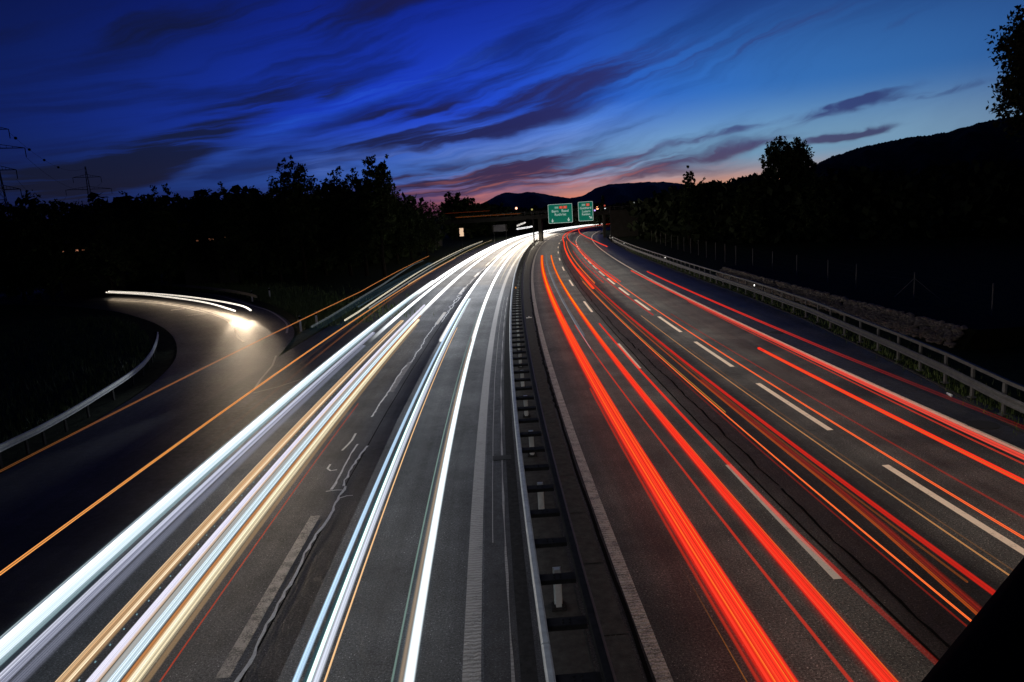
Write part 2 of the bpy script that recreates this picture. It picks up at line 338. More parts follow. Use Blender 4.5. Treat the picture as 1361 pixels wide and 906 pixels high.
def emat(name, col, st, alpha=1.0, stre=0.0, soft=0.0, fade=None, dens=17.0):
    """lamp light: UV = (0..1 across, metres along). stre = fine streaks across, soft = soft edge width"""
    m = bpy.data.materials.new(name); m.use_nodes = True; t = NT(m.node_tree)
    for n in list(t.n): t.n.remove(n)
    o = t.n.new('ShaderNodeOutputMaterial'); e = t.n.new('ShaderNodeEmission'); e.inputs[0].default_value = (*col, 1)
    uvn = t.n.new('ShaderNodeUVMap'); uvn.uv_map = 'UVMap'; x, s, _ = t.sep(uvn.outputs[0])
    st_s = st; dc = t.m('MINIMUM', x, t.m('SUBTRACT', 1.0, x))
    if stre > 0:
        sd_ = rnd.uniform(0, 90)
        n = t.noise(t.xyz(t.m('MULTIPLY_ADD', x, dens, sd_), t.m('MULTIPLY', s, .035), 0.0), 1.0, 3, .65)
        k = t.mr(n, .35, .62, 1 - stre, 1.15); st_s = t.m('MULTIPLY', k, st); al = t.m('MULTIPLY', alpha, t.mr(n, .3, .55, 1 - stre * .6, 1.0))
    else: al = alpha
    if soft > 0:
        st_s = t.m('MULTIPLY', st_s, t.mr(dc, 0, .5, .72, 1.3, smooth=True))
        if st >= .8: t.put(e.inputs[0], t.mix(t.mr(dc, .18, .5, 0, .30 if st > 1.1 else .10, smooth=True), (*col, 1), (1, .97, .92, 1) if col[2] > .3 else (1, .17, .06, 1)))
    t.put(e.inputs[1], st_s)
    if soft > 0:
        d = t.m('MINIMUM', x, t.m('SUBTRACT', 1.0, x)); al = t.m('MULTIPLY', al, t.mr(d, 0.0, soft + .06, 0, 1, smooth=True))
    if fade: al = t.m('MULTIPLY', al, t.mr(s, fade[0], fade[1], fade[2], fade[3], smooth=True))
    if (st < 1.0 and stre >= 0) or soft >= .29: m.cycles.emission_sampling = 'NONE'
    if isinstance(al, float) and al >= 1: t.l.new(e.outputs[0], o.inputs[0]); return m
    tr = t.n.new('ShaderNodeBsdfTransparent'); mx = t.n.new('ShaderNodeMixShader'); t.put(mx.inputs[0], al)
    t.l.new(tr.outputs[0], mx.inputs[1]); t.l.new(e.outputs[0], mx.inputs[2]); t.l.new(mx.outputs[0], o.inputs[0])
    return m

# ------------------------------------------------------------------ ground and roads
def uvmesh(name, rows, uvs, mt):
    """grid mesh from rows of points with uv"""
    n = len(rows[0]); v = [tuple(p) for r in rows for p in r]; f = []
    for i in range(len(rows) - 1):
        for j in range(n - 1): a = i * n + j; f.append((a, a + 1, a + n + 1, a + n))
    me = bpy.data.meshes.new(name); me.from_pydata(v, [], f); me.materials.append(mt)
    lay = me.uv_layers.new(name='UVMap'); fl = [q for r in uvs for q in r]
    for L in me.loops: lay.data[L.index].uv = fl[L.vertex_index]
    me.update(); return me
def strip(name, s0, s1, us, z, mt, parent=None, kind=None, ds=3.0, uf=None):
    n = max(1, int(math.ceil((s1 - s0) / ds))); ss = [s0 + (s1 - s0) * i / n for i in range(n + 1)]
    us_at = (lambda s: us) if uf is None else uf
    rows = [[at(s, u, z) for u in us_at(s)] for s in ss]; uvs = [[(u, s) for u in us_at(s)] for s in ss]
    o = link(bpy.data.objects.new(name, uvmesh(name, rows, uvs, mt)))
    if parent: o.parent = parent
    if kind: o['kind'] = kind
    return o
g = MB(); R = 14000
g.quad((-R, -R, 0), (R, -R, 0), (R, R, 0), (-R, R, 0))
ground = g.build('ground', M['field'], kind='structure'); ground.location.z = -.06
verge = strip('grass_verge', -25, 420, [-75, -60, -45, -30, -13, 0, 12, 20, 34, 60], -.03, M['grass'], kind='structure', ds=10)
rc = strip('right_carriageway', -25, 520, [-.95, 0, 3.95, 7.5, 11.1, 13], .0, M['asph_r'], kind='structure')
rc.location.z = 0
lc = strip('left_carriageway', -25, 520, [-14.2, -13, -10, -6, -2.6, -1.7], .0, M['asph_l'], kind='structure')
# widening of the right shoulder towards the guard rail
RAIL = [(-20, 9.5), (0, 10.4), (8, 11.2), (14, 11.9), (20, 12.7), (24, 13.4), (28, 13.9), (39.4, 15.0), (51, 15.4), (85, 15.3), (110, 15.0), (150, 14.9), (200, 14.9)]
rail_u = lambda s: float(np.interp(s, [a for a, b in RAIL], [b for a, b in RAIL]))
strip('hard_shoulder', -25, 200, None, .004, M['asph_ramp'], kind='structure', uf=lambda s: [min(11.25, rail_u(s) - .7), rail_u(s) - .25])
# ramp on the left (world coordinates of its two edges)
inner = [(-15.0, -20), (-15.3, 0), (-15.5, 15), (-15.6, 21), (-15.9, 26), (-16.9, 33), (-19.4, 41), (-24.5, 51), (-31.5, 61), (-41, 71.5), (-55, 82), (-75, 92)]
outer = [(-8, -20), (-8, 0), (-9.5, 15), (-10.5, 21), (-11.5, 30), (-12.9, 40), (-14.4, 47.3), (-17.9, 56), (-23.4, 66), (-32.4, 80), (-50, 96.7), (-70, 109)]
def smooth_poly(P, n=8):
    P = [Vector((a, b)) for a, b in P]; o = []
    for i in range(len(P) - 1):
        p0, p1, p2, p3 = P[max(i - 1, 0)], P[i], P[i + 1], P[min(i + 2, len(P) - 1)]
        for k in range(n):
            t = k / n
            o.append(.5 * ((2 * p1) + (p2 - p0) * t + (2 * p0 - 5 * p1 + 4 * p2 - p3) * t * t + (3 * p1 - p0 - 3 * p2 + p3) * t ** 3))
    o.append(P[-1]); return o
I_, O_ = smooth_poly(inner), smooth_poly(outer)
rows = []; uvs = []
for k, (a, b) in enumerate(zip(I_, O_)):
    rows.append([(*(a.lerp(b, t)), .0) for t in (0, .25, .5, .75, 1)]); uvs.append([(t * 6, k * 2.2) for t in (0, .25, .5, .75, 1)])
ramp = link(bpy.data.objects.new('slip_road', uvmesh('slip_road', rows, uvs, M['asph_ramp']))); ramp['kind'] = 'structure'; ramp.location.z = -.004

def ribbon(name, P, w, z, mt, parent, kind=None):
    P = [Vector((p[0], p[1])) for p in P]; rows = []; uvs = []; L = 0
    for k, p in enumerate(P):
        d = (P[min(k + 1, len(P) - 1)] - P[max(k - 1, 0)]).normalized(); r = Vector((d.y, -d.x))
        ww = w if not callable(w) else w(k)
        if k: L += (p - P[k - 1]).length
        rows.append([(*(p - r * ww / 2), z), (*(p + r * ww / 2), z)]); uvs.append([(0, L), (ww, L)])
    o = link(bpy.data.objects.new(name, uvmesh(name, rows, uvs, mt))); o.parent = parent
    if kind: o['kind'] = kind
    return o
Z1 = .004
# painted lines of the right carriageway
strip('edge_line', -20, 420, [-.12, .12], Z1, M['paint_edge'], rc)
strip('edge_line', -20, 330, [10.98, 11.2], Z1 + .004, M['paint_warm'], rc)
for i in range(-1, 14):
    s = 17.586 + 18 * i; strip('lane_dash', s - 6, s, [3.62, 3.78], Z1, M['paint_warm'] if i else M['paint'], rc, ds=2)
for i in range(-1, 30):
    s = 16.833 + 9 * i; strip('lane_dash', s - 6, s, [7.32, 7.5], Z1, M['paint_warm'], rc, ds=2)
# left carriageway
strip('edge_line', -20, 420, [-2.92, -2.64], Z1, M['paint_dull'], lc)
strip('edge_line', 14, 420, [-10.55, -10.4], Z1, M['paint_dull'], lc)
for i in range(-1, 14):
    s = 16.09 + 18 * i; strip('lane_dash', s - 6, s, [-6.73, -6.5], Z1, M['paint_grey'] if i < 2 else M['paint'], lc, ds=2)
# black joint between asphalt strips, wandering
def wander(s0, s1, u, amp, step, seed):
    r = random.Random(seed); o = []; s = s0; d = 0
    while s < s1:
        d += r.uniform(-amp, amp); d *= .85; o.append(tuple(at(s, u + d)[:2])); s += step
    return o
ribbon('bitumen_joint', wander(-15, 260, 3.98, .012, .5, 1), .05, Z1 + .004, M['tar'], rc)
for s0, s1, u, sd_ in ((6, 16, 4.32, 3), (16, 34, 4.42, 4), (34, 90, 4.3, 5), (90, 160, 4.2, 6)):
    rr_ = random.Random(sd_); ribbon('bitumen_joint', wander(s0, s1, u, .035, .28, sd_), lambda k, rr_=rr_: .025 + rr_.random() * .045, Z1 + .004, M['tar'], rc)
ribbon('bitumen_joint', wander(-15, 200, -.2, .014, .5, 8), .07, Z1, M['tar'], rc)
ribbon('bitumen_joint', wander(24, 60, -.19, .05, .25, 9), lambda k: .09 + .05 * math.sin(k * 1.7), Z1 + .006, M['tar'], rc)
ribbon('bitumen_joint', wander(-15, 200, -6.28, .008, .6, 10), .03, Z1, M['tar'], lc)
ribbon('bitumen_joint', wander(-15, 120, -10.9, .02, .6, 12), .06, Z1, M['tar'], lc)
# pale crack sealing beside the lane dashes of the left carriageway
for s0, s1, u, a, sd_ in ((6, 17.9, -6.32, .045, 21), (17.9, 21.3, -6.36, .05, 22), (17.7, 21.6, -6.62, .02, 23), (24.5, 33.5, -6.75, .03, 24), (33.8, 47, -6.6, .06, 25), (48, 70, -6.5, .09, 26), (70, 96, -6.45, .08, 28), (47, 62, -6.35, .05, 29)):
    rr_ = random.Random(sd_); ribbon('crack_sealing', wander(s0, s1, u, a, .22, sd_), lambda k, rr_=rr_: .035 + rr_.random() * .045, Z1 + .005, M['seal'], lc)
def squig(pts, w=.05):
    P = [at(s, u) for s, u in pts]; ribbon('crack_sealing', [(p.x, p.y) for p in P], w, Z1 + .005, M['seal'], lc)
squig([(20.9, -7.0), (21.5, -6.93), (21.9, -6.9), (22.6, -6.92)], .07)
squig([(19.2, -6.78), (19.15, -6.95), (19.35, -7.08), (19.7, -7.08)], .06)
squig([(17.6, -6.2), (17.65, -6.45), (17.6, -6.72)], .04); squig([(17.05, -6.3), (17.2, -6.1), (17.2, -5.95)], .05)
ribbon('joint_sealing', wander(5, 60, -2.16, .006, .5, 31), lambda k: .035 + .02 * math.sin(k * .9), Z1 + .003, M['paint_dull'], lc)
ribbon('joint_sealing', wander(14, 60, -2.42, .004, .5, 32), .018, Z1 + .003, M['paint_dull'], lc)
# iron drain covers
def cover(s, u, a, b, parent, rz=0):
    e = MB(); Mx = Matrix.Rotation(-hd(s), 3, 'Z'); p = at(s, u, .008)
    for k in range(7): e.box(p + Mx @ Vector(((k - 3) * a / 7, 0, 0)), (a / 11, b, .014), Mx)
    e.box(p + Vector((0, 0, -.003)), (a * 1.04, b * 1.1, .006), Mx)
    return e.build('drain_grate', M['glass'], parent)
cover(19.3, -2.16, .5, .35, lc)
e = MB(); P = at(19.4, 11.6, .002)
e.bar(P, P + Vector((0, 0, .012)), .42, 20); e.build('manhole_cover', M['glass'], rc)
e = MB(); P = at(36, 11.9, .002); e.bar(P, P + Vector((0, 0, .012)), .38, 20); e.build('manhole_cover', M['glass'], rc)
# inner drain channel of slabs beside the barrier
for i in range(60):
    s = -4 + i * 2.4
    o = strip('channel_slab', s + .02, s + 2.38, [-.86, -.3], .0075 + rnd.uniform(0, .004), M['conc'], rc, ds=3)
strip('drain_strip', -20, 200, [-2.05, -1.8], .003, M['conc_dark'], lc)
strip('median_strip', -25, 500, [-1.72, -.9], -.01, M['conc'], kind='structure')
# ramp markings
ribbon('edge_line', smooth_poly([(-16.6, 44), (-17.9, 46.5), (-19.8, 51), (-22.2, 55.8), (-25.2, 60.5), (-28.6, 65), (-33, 70.4), (-37.5, 75), (-45, 81), (-56, 88)]), .14, Z1, M['paint'], ramp)
ribbon('edge_line', smooth_poly([(-14.7, 46.6), (-16, 51), (-18.1, 55.9), (-20.6, 60.9), (-23.6, 65.7), (-32.6, 79.7), (-41, 88.6), (-50, 96.2)]), .14, Z1, M['paint'], ramp)
for a, b in (((-28.9, 61.6), (-28.2, 60.9)),):
    pass
for k in range(6):
    x = -26.2 + k * .28 - .8; ribbon('hatch_marking', [(x - .5, 60.5), (x + .5, 62.1)], .13, Z1, M['paint_dull'], ramp)
ribbon('hatch_marking', [(-31.2, 66.0), (-30.2, 66.6)], .5, Z1, M['paint'], ramp)
ribbon('gore_line', [(-11.2, 30.2), (-11.6, 32.2), (-12.1, 35.5), (-12.8, 38.3)], .1, Z1 + .003, M['paint_dull'], ramp)
ribbon('gore_line', [(-11.0, 29.5), (-10.2, 30.5), (-9.2, 32.5), (-8.6, 34.5)], .06, Z1 + .003, M['paint_dull'], lc)

# ------------------------------------------------------------------ median barrier (ladder of box beams)
UB0, UB1, ZB = -1.685, -.953, .8
mb = empty('median_barrier', at(0, -1.3), 0, 'long steel ladder barrier with cross plates running down the middle of the motorway', 'barrier')
def railpts(u, z, s0, s1, ds=2.0):
    n = int((s1 - s0) / ds); return [at(s0 + (s1 - s0) * i / n, u if not callable(u) else u(s0 + (s1 - s0) * i / n), z) for i in range(n + 1)]
bx = [(-.06, -.07), (-.06, .05), (-.035, .07), (.035, .07), (.06, .05), (.06, -.07)]
for k in range(44):   # bright left beam in bolted lengths of 4 m (12 m far away)
    s0 = -3 + 4 * k
    if s0 > 165: break
    MB().sweep(railpts(UB0, ZB, s0 + .01, s0 + 3.99, 1.33), bx).build('beam_length', M['steel_br'], mb)
MB().sweep(railpts(UB1, ZB, -3, 170), [(-.05, -.09), (-.05, .07), (.05, .07), (.05, -.09)]).build('dark_beam', M['steel_dk'], mb)
MB().sweep(railpts(UB1 + .075, ZB + .01, -3, 170), [(-.02, -.07), (-.02, .05), (.02, .03), (.02, -.07)]).build('rusty_flange', M['rust'], mb)
me_cb = None; me_post = None
s = 9.65 - 1.333 * 6; n = 0
pm = MB(); pm.box((0, 0, .36), (.10, .10, .72)); pm.box((0, .062, .36), (.14, .02, .7)); post_me = pm.mesh('post', M['steel_br'])
pb = MB(); pb.box((0, 0, .012), (.26, .26, .024)); [pb.bar((x, y, .02), (x, y, .06), .018, 6) for x in (-.09, .09) for y in (-.09, .09)]; base_me = pb.mesh('base_plate', M['steel_dk'])
cb = MB(); cb.box((0, 0, 0), (.60, .22, .012)); cb.box((0, .112, -.035), (.60, .012, .07)); cb.box((0, -.112, -.035), (.60, .012, .07)); [cb.bar((x, y, .006), (x, y, .02), .014, 6) for x in (-.05, .05) for y in (-.04, .04)]
cb_me = cb.mesh('cross_plate', M['steel_dk'])
inv = wmat(mb).inverted()
while s < 166:
    o = link(bpy.data.objects.new('cross_plate', cb_me)); o.parent = mb; o.location = inv @ at(s, (UB0 + UB1) / 2 - .01, ZB - .03); o.rotation_euler.z = -hd(s)
    if n % 3 == 1:
        o = link(bpy.data.objects.new('post', post_me)); o.parent = mb; o.location = inv @ at(s + .38, -1.3, 0); o.rotation_euler.z = -hd(s)
        q = link(bpy.data.objects.new('base_plate', base_me)); q.parent = o
    s += 1.333; n += 1
# little orange reflector on the barrier, its returned light put in as glow
MB().box(at(58, -1.42, .9), (.10, .05, .12)).build('reflector', mat('glowing_orange_reflector', (.8, .35, .05), .4, emit=(.9, .4, .08), es=.35), mb)
tag(MB().box(at(46.5, -.55, .03), (.35, .12, .05), Matrix.Rotation(.3, 3, 'Z')).box(at(46.7, -.55, .07), (.06, .1, .05)).build('road_debris', M['wht']), 'small white scrap lying on the slabs right of the median barrier', 'debris')

# ------------------------------------------------------------------ right guard rail
gr = empty('guard_rail', at(10, 12), 0, 'long two-beam steel guard rail curving along the right hard shoulder', 'guard rail')
wprof = [(.0, -.155), (-.045, -.125), (-.045, -.075), (.0, -.03), (.0, .03), (-.045, .075), (-.045, .125), (.0, .155), (.006, .155), (-.038, .125), (-.038, .078), (.008, .03), (.008, -.03), (-.038, -.078), (-.038, -.125), (.006, -.155)]
for k in range(40):
    s0 = 2 + 4 * k
    MB().sweep(railpts(lambda s: rail_u(s) - .14, .56, s0 + .01, s0 + 3.99, 1.33), wprof).build('lower_beam', M['steel'], gr)
    MB().sweep(railpts(lambda s: rail_u(s) + .02, 1.04, s0 + .01, s0 + 3.99, 1.33), [(-.05, -.055), (-.05, .055), (.05, .055), (.05, -.055)]).build('upper_beam', M['steel'], gr)
pm = MB(); pm.box((0, 0, .49), (.07, .11, .98)); pm.box((-.07, 0, .56), (.10, .09, .16)); pm.box((0, 0, .02), (.2, .2, .04)); rp_me = pm.mesh('post', M['steel'])
inv = wmat(gr).inverted()
for k in range(76):
    s = 6.2 + 2 * k; o = link(bpy.data.objects.new('post', rp_me)); o.parent = gr; o.location = inv @ at(s, rail_u(s), 0); o.rotation_euler.z = -hd(s)
me_ref = mat('glowing_white_reflector', (.9, .9, .9), .3, emit=(1, .97, .9), es=2.2)  # glow put in for the headlamp light the reflectors send back
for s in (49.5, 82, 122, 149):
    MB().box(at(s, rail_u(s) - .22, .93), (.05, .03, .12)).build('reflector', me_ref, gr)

# kerb behind shoulder and grass tufts at the foot of the rail
MB().sweep(railpts(lambda s: rail_u(s) - .3, 0, 4, 120, 2), [(-.05, -.02), (-.05, .03), (.05, .03), (.05, -.02)]).build('kerb', M['conc'], rc)
def blades(n, posf, h0, h1):
    v = np.zeros((n, 3, 3), dtype=np.float32)
    for i in range(n):
        p = posf(); a = rnd.uniform(0, 6.28); h = rnd.uniform(h0, h1); l = rnd.uniform(-.4, .4) * h; w = .012 + h * .05
        v[i, 0] = (p.x - math.cos(a) * w, p.y - math.sin(a) * w, -.03); v[i, 1] = (p.x + math.cos(a) * w, p.y + math.sin(a) * w, -.03)
        v[i, 2] = (p.x + l * math.sin(a), p.y - l * math.cos(a), h)
    return v.reshape(-1, 3)
M['blade'] = mat('grass_blade', (.07, .11, .02), .7, var=.5, vscale=3)
def pr():
    s = 8 + rnd.random() ** 1.3 * 110; return at(s, rail_u(s) + rnd.gauss(.1, .3) + (rnd.random() < .3) * rnd.uniform(0, 1.5))
tag(link(bpy.data.objects.new('grass', np_mesh('grass', blades(6000, pr, .04, .2), 3, M['blade']))), 'short grass growing at the foot of the right guard rail', 'grass', kind='stuff')
def pl():
    t = rnd.random() ** .8; k = t * 1.0
    P = [(-14.3, 47.5), (-17.5, 56), (-22.6, 66), (-31.4, 80), (-48, 96)]; f = k * 3.999; i = int(f); f -= i
    a = Vector(P[i]); b = Vector(P[i + 1]); p = a.lerp(b, f); d = (b - a).normalized(); w = abs(rnd.gauss(0, 3.2)) + .5
    return Vector((p.x + d.y * w, p.y - d.x * w, 0))
tag(link(bpy.data.objects.new('grass', np_mesh('grass', blades(16000, pl, .12, .5), 3, M['blade']))), 'tall grass on the verge outside the curve of the slip road', 'grass', kind='stuff')
def pn():
    s = rnd.uniform(10, 60); return Vector((-17.2 - rnd.random() ** 1.5 * 26, s + 4, 0))
def pn2():
    while True:
        p = pn(); xi = float(np.interp(p.y, [v.y for v in I_], [v.x for v in I_]))
        if p.x < xi - 1.6: return p
tag(link(bpy.data.objects.new('grass', np_mesh('grass', blades(22000, pn2, .08, .35), 3, M['blade']))), 'dark grass bank inside the slip road curve, behind the left guard rail', 'grass', kind='stuff')
tag(MB().bar(at(22.4, 12.55, .05), at(22.65, 12.6, .05), .045, 8).bar(at(22.65, 12.6, .05), at(22.78, 12.62, .05), .045, 8, .016).build('plastic_bottle', M['litter'], smooth=True), 'crushed clear plastic bottle lying on the right hard shoulder', 'bottle')

# ------------------------------------------------------------------ left guard rails
LR = smooth_poly([(-15.3, 8), (-15.6, 15), (-15.9, 21.4), (-16.0, 23.7), (-16.5, 27.2), (-17.6, 32.8), (-18.9, 36.9), (-20.3, 40.4), (-21.5, 43.2), (-22.6, 45.6)], 4)
gl = empty('guard_rail', (LR[0].x, LR[0].y, 0), 0, 'bright W-beam guard rail along the near inside of the slip road, left', 'guard rail')
for k in range(0, len(LR) - 1, 2):
    seg = [Vector((p.x, p.y, .62)) for p in LR[k:k + 3]]
    MB().sweep(seg, [(-a, b * .8) for a, b in wprof][::-1]).build('beam_length', M['steel_br'], gl)
pm = MB(); pm.box((0, 0, .36), (.06, .11, .78)); lp_me = pm.mesh('post', M['steel_dk']); inv = wmat(gl).inverted()
for k in range(0, len(LR), 2):
    o = link(bpy.data.objects.new('post', lp_me)); o.parent = gl; o.location = inv @ Vector((LR[k].x - .12, LR[k].y, 0)); 
OR = smooth_poly([(-23.6, 67.4), (-27.6, 73.6), (-33.4, 81), (-41, 89.5), (-51, 98), (-64, 107)], 5)
go = empty('guard_rail', (OR[0].x, OR[0].y, 0), 0, 'guard rail round the far outer curve of the slip road behind the light trails', 'guard rail')
for k in range(0, len(OR) - 1, 1):
    MB().sweep([Vector((p.x, p.y, .62)) for p in OR[k:k + 2]], wprof).build('beam_length', M['steel'], go)
inv = wmat(go).inverted()
for p in OR[::1]:
    o = link(bpy.data.objects.new('post', lp_me)); o.parent = go; o.location = inv @ Vector((p.x + .1, p.y + .1, 0))
def delineator(p, label, lit=True):
    t = empty('delineator_post', (p[0], p[1], 0), 0, label, 'marker post', 'white delineator posts by the left verge')
    b = MB(); b.box((0, 0, .5), (.12, .07, 1.04)); b.build('post', M['wht'], t, local=True)
    b = MB(); b.box((0, 0, .88), (.124, .074, .22)); b.build('black_band', M['black'], t, local=True)
delineator((-13.9, 47.1), 'white delineator post at the tip of the verge, the brighter of two beside the motorway')
delineator((-13.3, 48.9), 'dim delineator post just right of the brighter one where slip road and motorway part')
delineator((-24.9, 69.6), 'white delineator post behind the slip road curve beside the far guard rail')
delineator((-23.9, 71.8), 'dim delineator post a little beyond the end of the far slip road guard rail')

# ------------------------------------------------------------------ stone wall and wire fence on the right
sw = empty('stone_wall', at(32, 17.4), 0, 'low dry stone retaining wall behind the right guard rail', 'wall')
def stone(c, r):
    b = bmesh.new(); bmesh.ops.create_icosphere(b, subdivisions=1, radius=r)
    for v in b.verts: v.co = Vector((v.co.x * rnd.uniform(.9, 1.5), v.co.y * rnd.uniform(.8, 1.2), v.co.z * rnd.uniform(.6, .9))) + Vector(c)
    return b
acc = MB()
def add_stone(acc, c, r):
    b = stone(c, r); i = len(acc.v); b.verts.ensure_lookup_table()
    for v in b.verts: acc.v.append(tuple(v.co))
    for f in b.faces: acc.f.append(tuple(i + v.index for v in f.verts))
    b.free()
big = []
for i in range(3400):
    s = 30 + rnd.random() * 37; hgt = rnd.random() * .8; u = 17.15 + hgt * .75 + rnd.uniform(-.06, .06)
    c = at(s, u, hgt); r = rnd.uniform(.07, .13)
    if i < 220 and s < 46:
        st = MB(); add_stone(st, c, r * 1.35); st.build('stone', M['stone'], sw)
    else: add_stone(acc, c, r)
acc.build('stone_fill', M['stone'], sw, kind='stuff')
bk = MB()
ptsW = railpts(17.2, 0, 29.5, 67.5, 2); bk.sweep(ptsW, [(0.12, -.1), (.72, .78), (3, .8), (3, -.1)]); bk.build('earth_backing', M['field'], sw)
fe = empty('wire_fence', at(41, 21.8), 0, 'tall wire game fence on thin posts along the field right of the motorway', 'fence')
fp = [34.5, 41.5, 48.8, 53.4, 59.6, 65.6, 71.5, 77.5, 82, 86.4, 91.3, 96, 101, 106, 111, 117, 123, 129, 135, 142]
for s in fp:
    p = at(s, 21.8); MB().bar(p, p + Vector((0, 0, 2.05)), .035, 6).build('fence_post', M['wood'], fe)
p = at(41.5, 21.8)
for q in (at(41.9, 20.2), at(40.6, 23.4)): MB().bar(p + Vector((0, 0, 1.7)), q, .02, 5).build('brace', M['wood'], fe)
w_ = MB()
for z in (.15, .5, .85, 1.2, 1.55, 1.9):
    pp = [at(s, 21.8, z) for s in fp]
    for a, b in zip(pp[:-1], pp[1:]): w_.bar(a, b, .003, 3)
w_.build('fence_wire', M['steel_dk'], fe)

# ------------------------------------------------------------------ overpass, gantry and signs
SB = 179.0; TB = hd(SB)
MBR = Matrix.Rotation(-TB, 3, 'Z')
ov = empty('road_bridge', at(SB, 0), -TB, 'dark concrete road bridge crossing the motorway behind the green signs', 'bridge')
def L3(u, d, z): return (u, d, z)
b = MB(); b.box((-6, 0, 5.75), (72, 8.4, .7)); b.build('deck', M['conc_pier'], ov, local=True)
b = MB(); b.box((-6, -4.3, 5.95), (72, .3, .9)); b.build('edge_beam', M['conc_pier'], ov, local=True)
b = MB(); b.box((-1.3, 0, 2.7), (.85, 5, 5.4)); b.build('pier', M['conc_pier'], ov, local=True)
b = MB(); b.box((14.2, 0, 2.7), (.6, 5, 5.4)); b.build('pier', M['conc_pier'], ov, local=True)
b = MB(); b.box((-34, 0, 2.7), (14, 8, 5.4)); b.build('abutment', M['conc_pier'], ov, local=True)
b = MB(); b.box((24, 0, 2.7), (16.4, 8, 5.4)); b.build('abutment', M['conc_pier'], ov, local=True)
b = MB(); b.box((-6, -4.3, 7.2), (72, .07, .06)); b.build('hand_rail', M['steel'], ov, local=True)
b = MB(); b.box((-6, -4.3, 6.8), (72, .04, .04)); b.build('middle_rail', M['steel'], ov, local=True)
for i in range(44):
    b = MB(); b.box((-41 + i * 1.65, -4.3, 6.78), (.06, .06, .82)); b.build('rail_post', M['steel'], ov, local=True)
SGN = 150.0; TG = hd(SGN)
ga = empty('sign_gantry', at(SGN, 0), -TG, 'dark steel gantry with two slim masts carrying the green signs', 'gantry')
for u in (-1.3, 14.6):
    b = MB(); b.box((u, .3, 3.6), (.28, .28, 7.2)); b.build('mast', M['steel_dk'], ga, local=True)
b = MB(); b.box((6.65, .3, 7.1), (16.2, .3, .3)); b.build('upper_chord', M['steel_dk'], ga, local=True)
b = MB(); b.box((6.65, .3, 5.9), (16.2, .22, .22)); b.build('lower_chord', M['steel_dk'], ga, local=True)
for i in range(10):
    b = MB(); b.bar((-1 + i * 1.55, .3, 5.9 if i % 2 else 7.1), (-1 + (i + 1) * 1.55, .3, 7.1 if i % 2 else 5.9), .05, 5); b.build('diagonal', M['steel_dk'], ga, local=True)
def text_obj(txt, size, x, y, z, parent, mt, name='lettering', sx=1.0):
    c = bpy.data.curves.new('t', 'FONT'); c.body = txt; c.size = size; c.align_x = 'CENTER'; c.align_y = 'CENTER'; c.extrude = .008
    c.offset = .012 * size
    o = bpy.data.objects.new('t', c); COL.objects.link(o); dg = bpy.context.evaluated_depsgraph_get(); me = bpy.data.meshes.new_from_object(o.evaluated_get(dg))
    bpy.data.objects.remove(o); bpy.data.curves.remove(c)
    me.materials.clear(); me.materials.append(mt)
    q = link(bpy.data.objects.new(name, me)); q.parent = parent; q.location = (x, y, z); q.rotation_euler = (math.pi / 2, 0, 0); q.scale = (sx, 1, 1); return q
def rrect(w, h, r, t, y0=0.0):
    b = MB(); P = []
    for cx, cz, a0 in ((w / 2 - r, h / 2 - r, 0), (-w / 2 + r, h / 2 - r, 90), (-w / 2 + r, -h / 2 + r, 180), (w / 2 - r, -h / 2 + r, 270)):
        for k in range(4): a = math.radians(a0 + k * 30); P.append((cx + r * math.cos(a), cz + r * math.sin(a)))
    n = len(P); b.v = [(x, y0, z) for x, z in P] + [(x, y0 + t, z) for x, z in P]
    b.f = [tuple(range(n)), tuple(range(n, 2 * n))[::-1]] + [(i, i + n, (i + 1) % n + n, (i + 1) % n) for i in range(n)]
    return b
def sign(px, py, pz, w, h, label, parts):
    t = empty('motorway_sign', (px, py, pz), -TG + .02, label, 'road sign', 'green overhead direction signs')
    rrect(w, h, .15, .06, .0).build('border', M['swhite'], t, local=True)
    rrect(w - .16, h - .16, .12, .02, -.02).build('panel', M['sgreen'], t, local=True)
    for kind, *a in parts:
        if kind == 'txt': text_obj(a[0], a[1], a[2], -.035, a[3], t, M['swhite'])
        elif kind == 'badge':
            x, z, bw, bh, m, tx = a
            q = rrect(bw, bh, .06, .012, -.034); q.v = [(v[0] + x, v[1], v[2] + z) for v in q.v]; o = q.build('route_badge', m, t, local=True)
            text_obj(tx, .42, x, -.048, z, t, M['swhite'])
        else:
            x, z, ang = a; b = MB(); c_, s_ = math.cos(ang), math.sin(ang)
            P = [(-.09, .42), (.09, .42), (.09, 0), (.32, .1), (0, -.38), (-.32, .1), (-.09, 0)]
            P = [(x + p * c_ - q * s_, z + p * s_ + q * c_) for p, q in P]; n = len(P)
            b.v = [(p, -.034, q) for p, q in P] + [(p, -.024, q) for p, q in P]; b.f = [tuple(range(n)), tuple(range(n, 2 * n))[::-1]] + [(i, (i + 1) % n, (i + 1) % n + n, i + n) for i in range(n)]
            b.build('arrow', M['swhite'], t, local=True)
    return t
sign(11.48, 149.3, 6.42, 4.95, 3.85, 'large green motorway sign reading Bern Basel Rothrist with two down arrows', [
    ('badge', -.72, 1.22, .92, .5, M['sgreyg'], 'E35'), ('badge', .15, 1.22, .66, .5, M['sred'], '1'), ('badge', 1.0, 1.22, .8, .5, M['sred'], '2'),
    ('txt', 'Bern   Basel', .72, 0, .5), ('txt', 'Rothrist', .72, 0, -.2), ('arrow', -1.65, -1.4, 0), ('arrow', 1.65, -1.35, 0)])
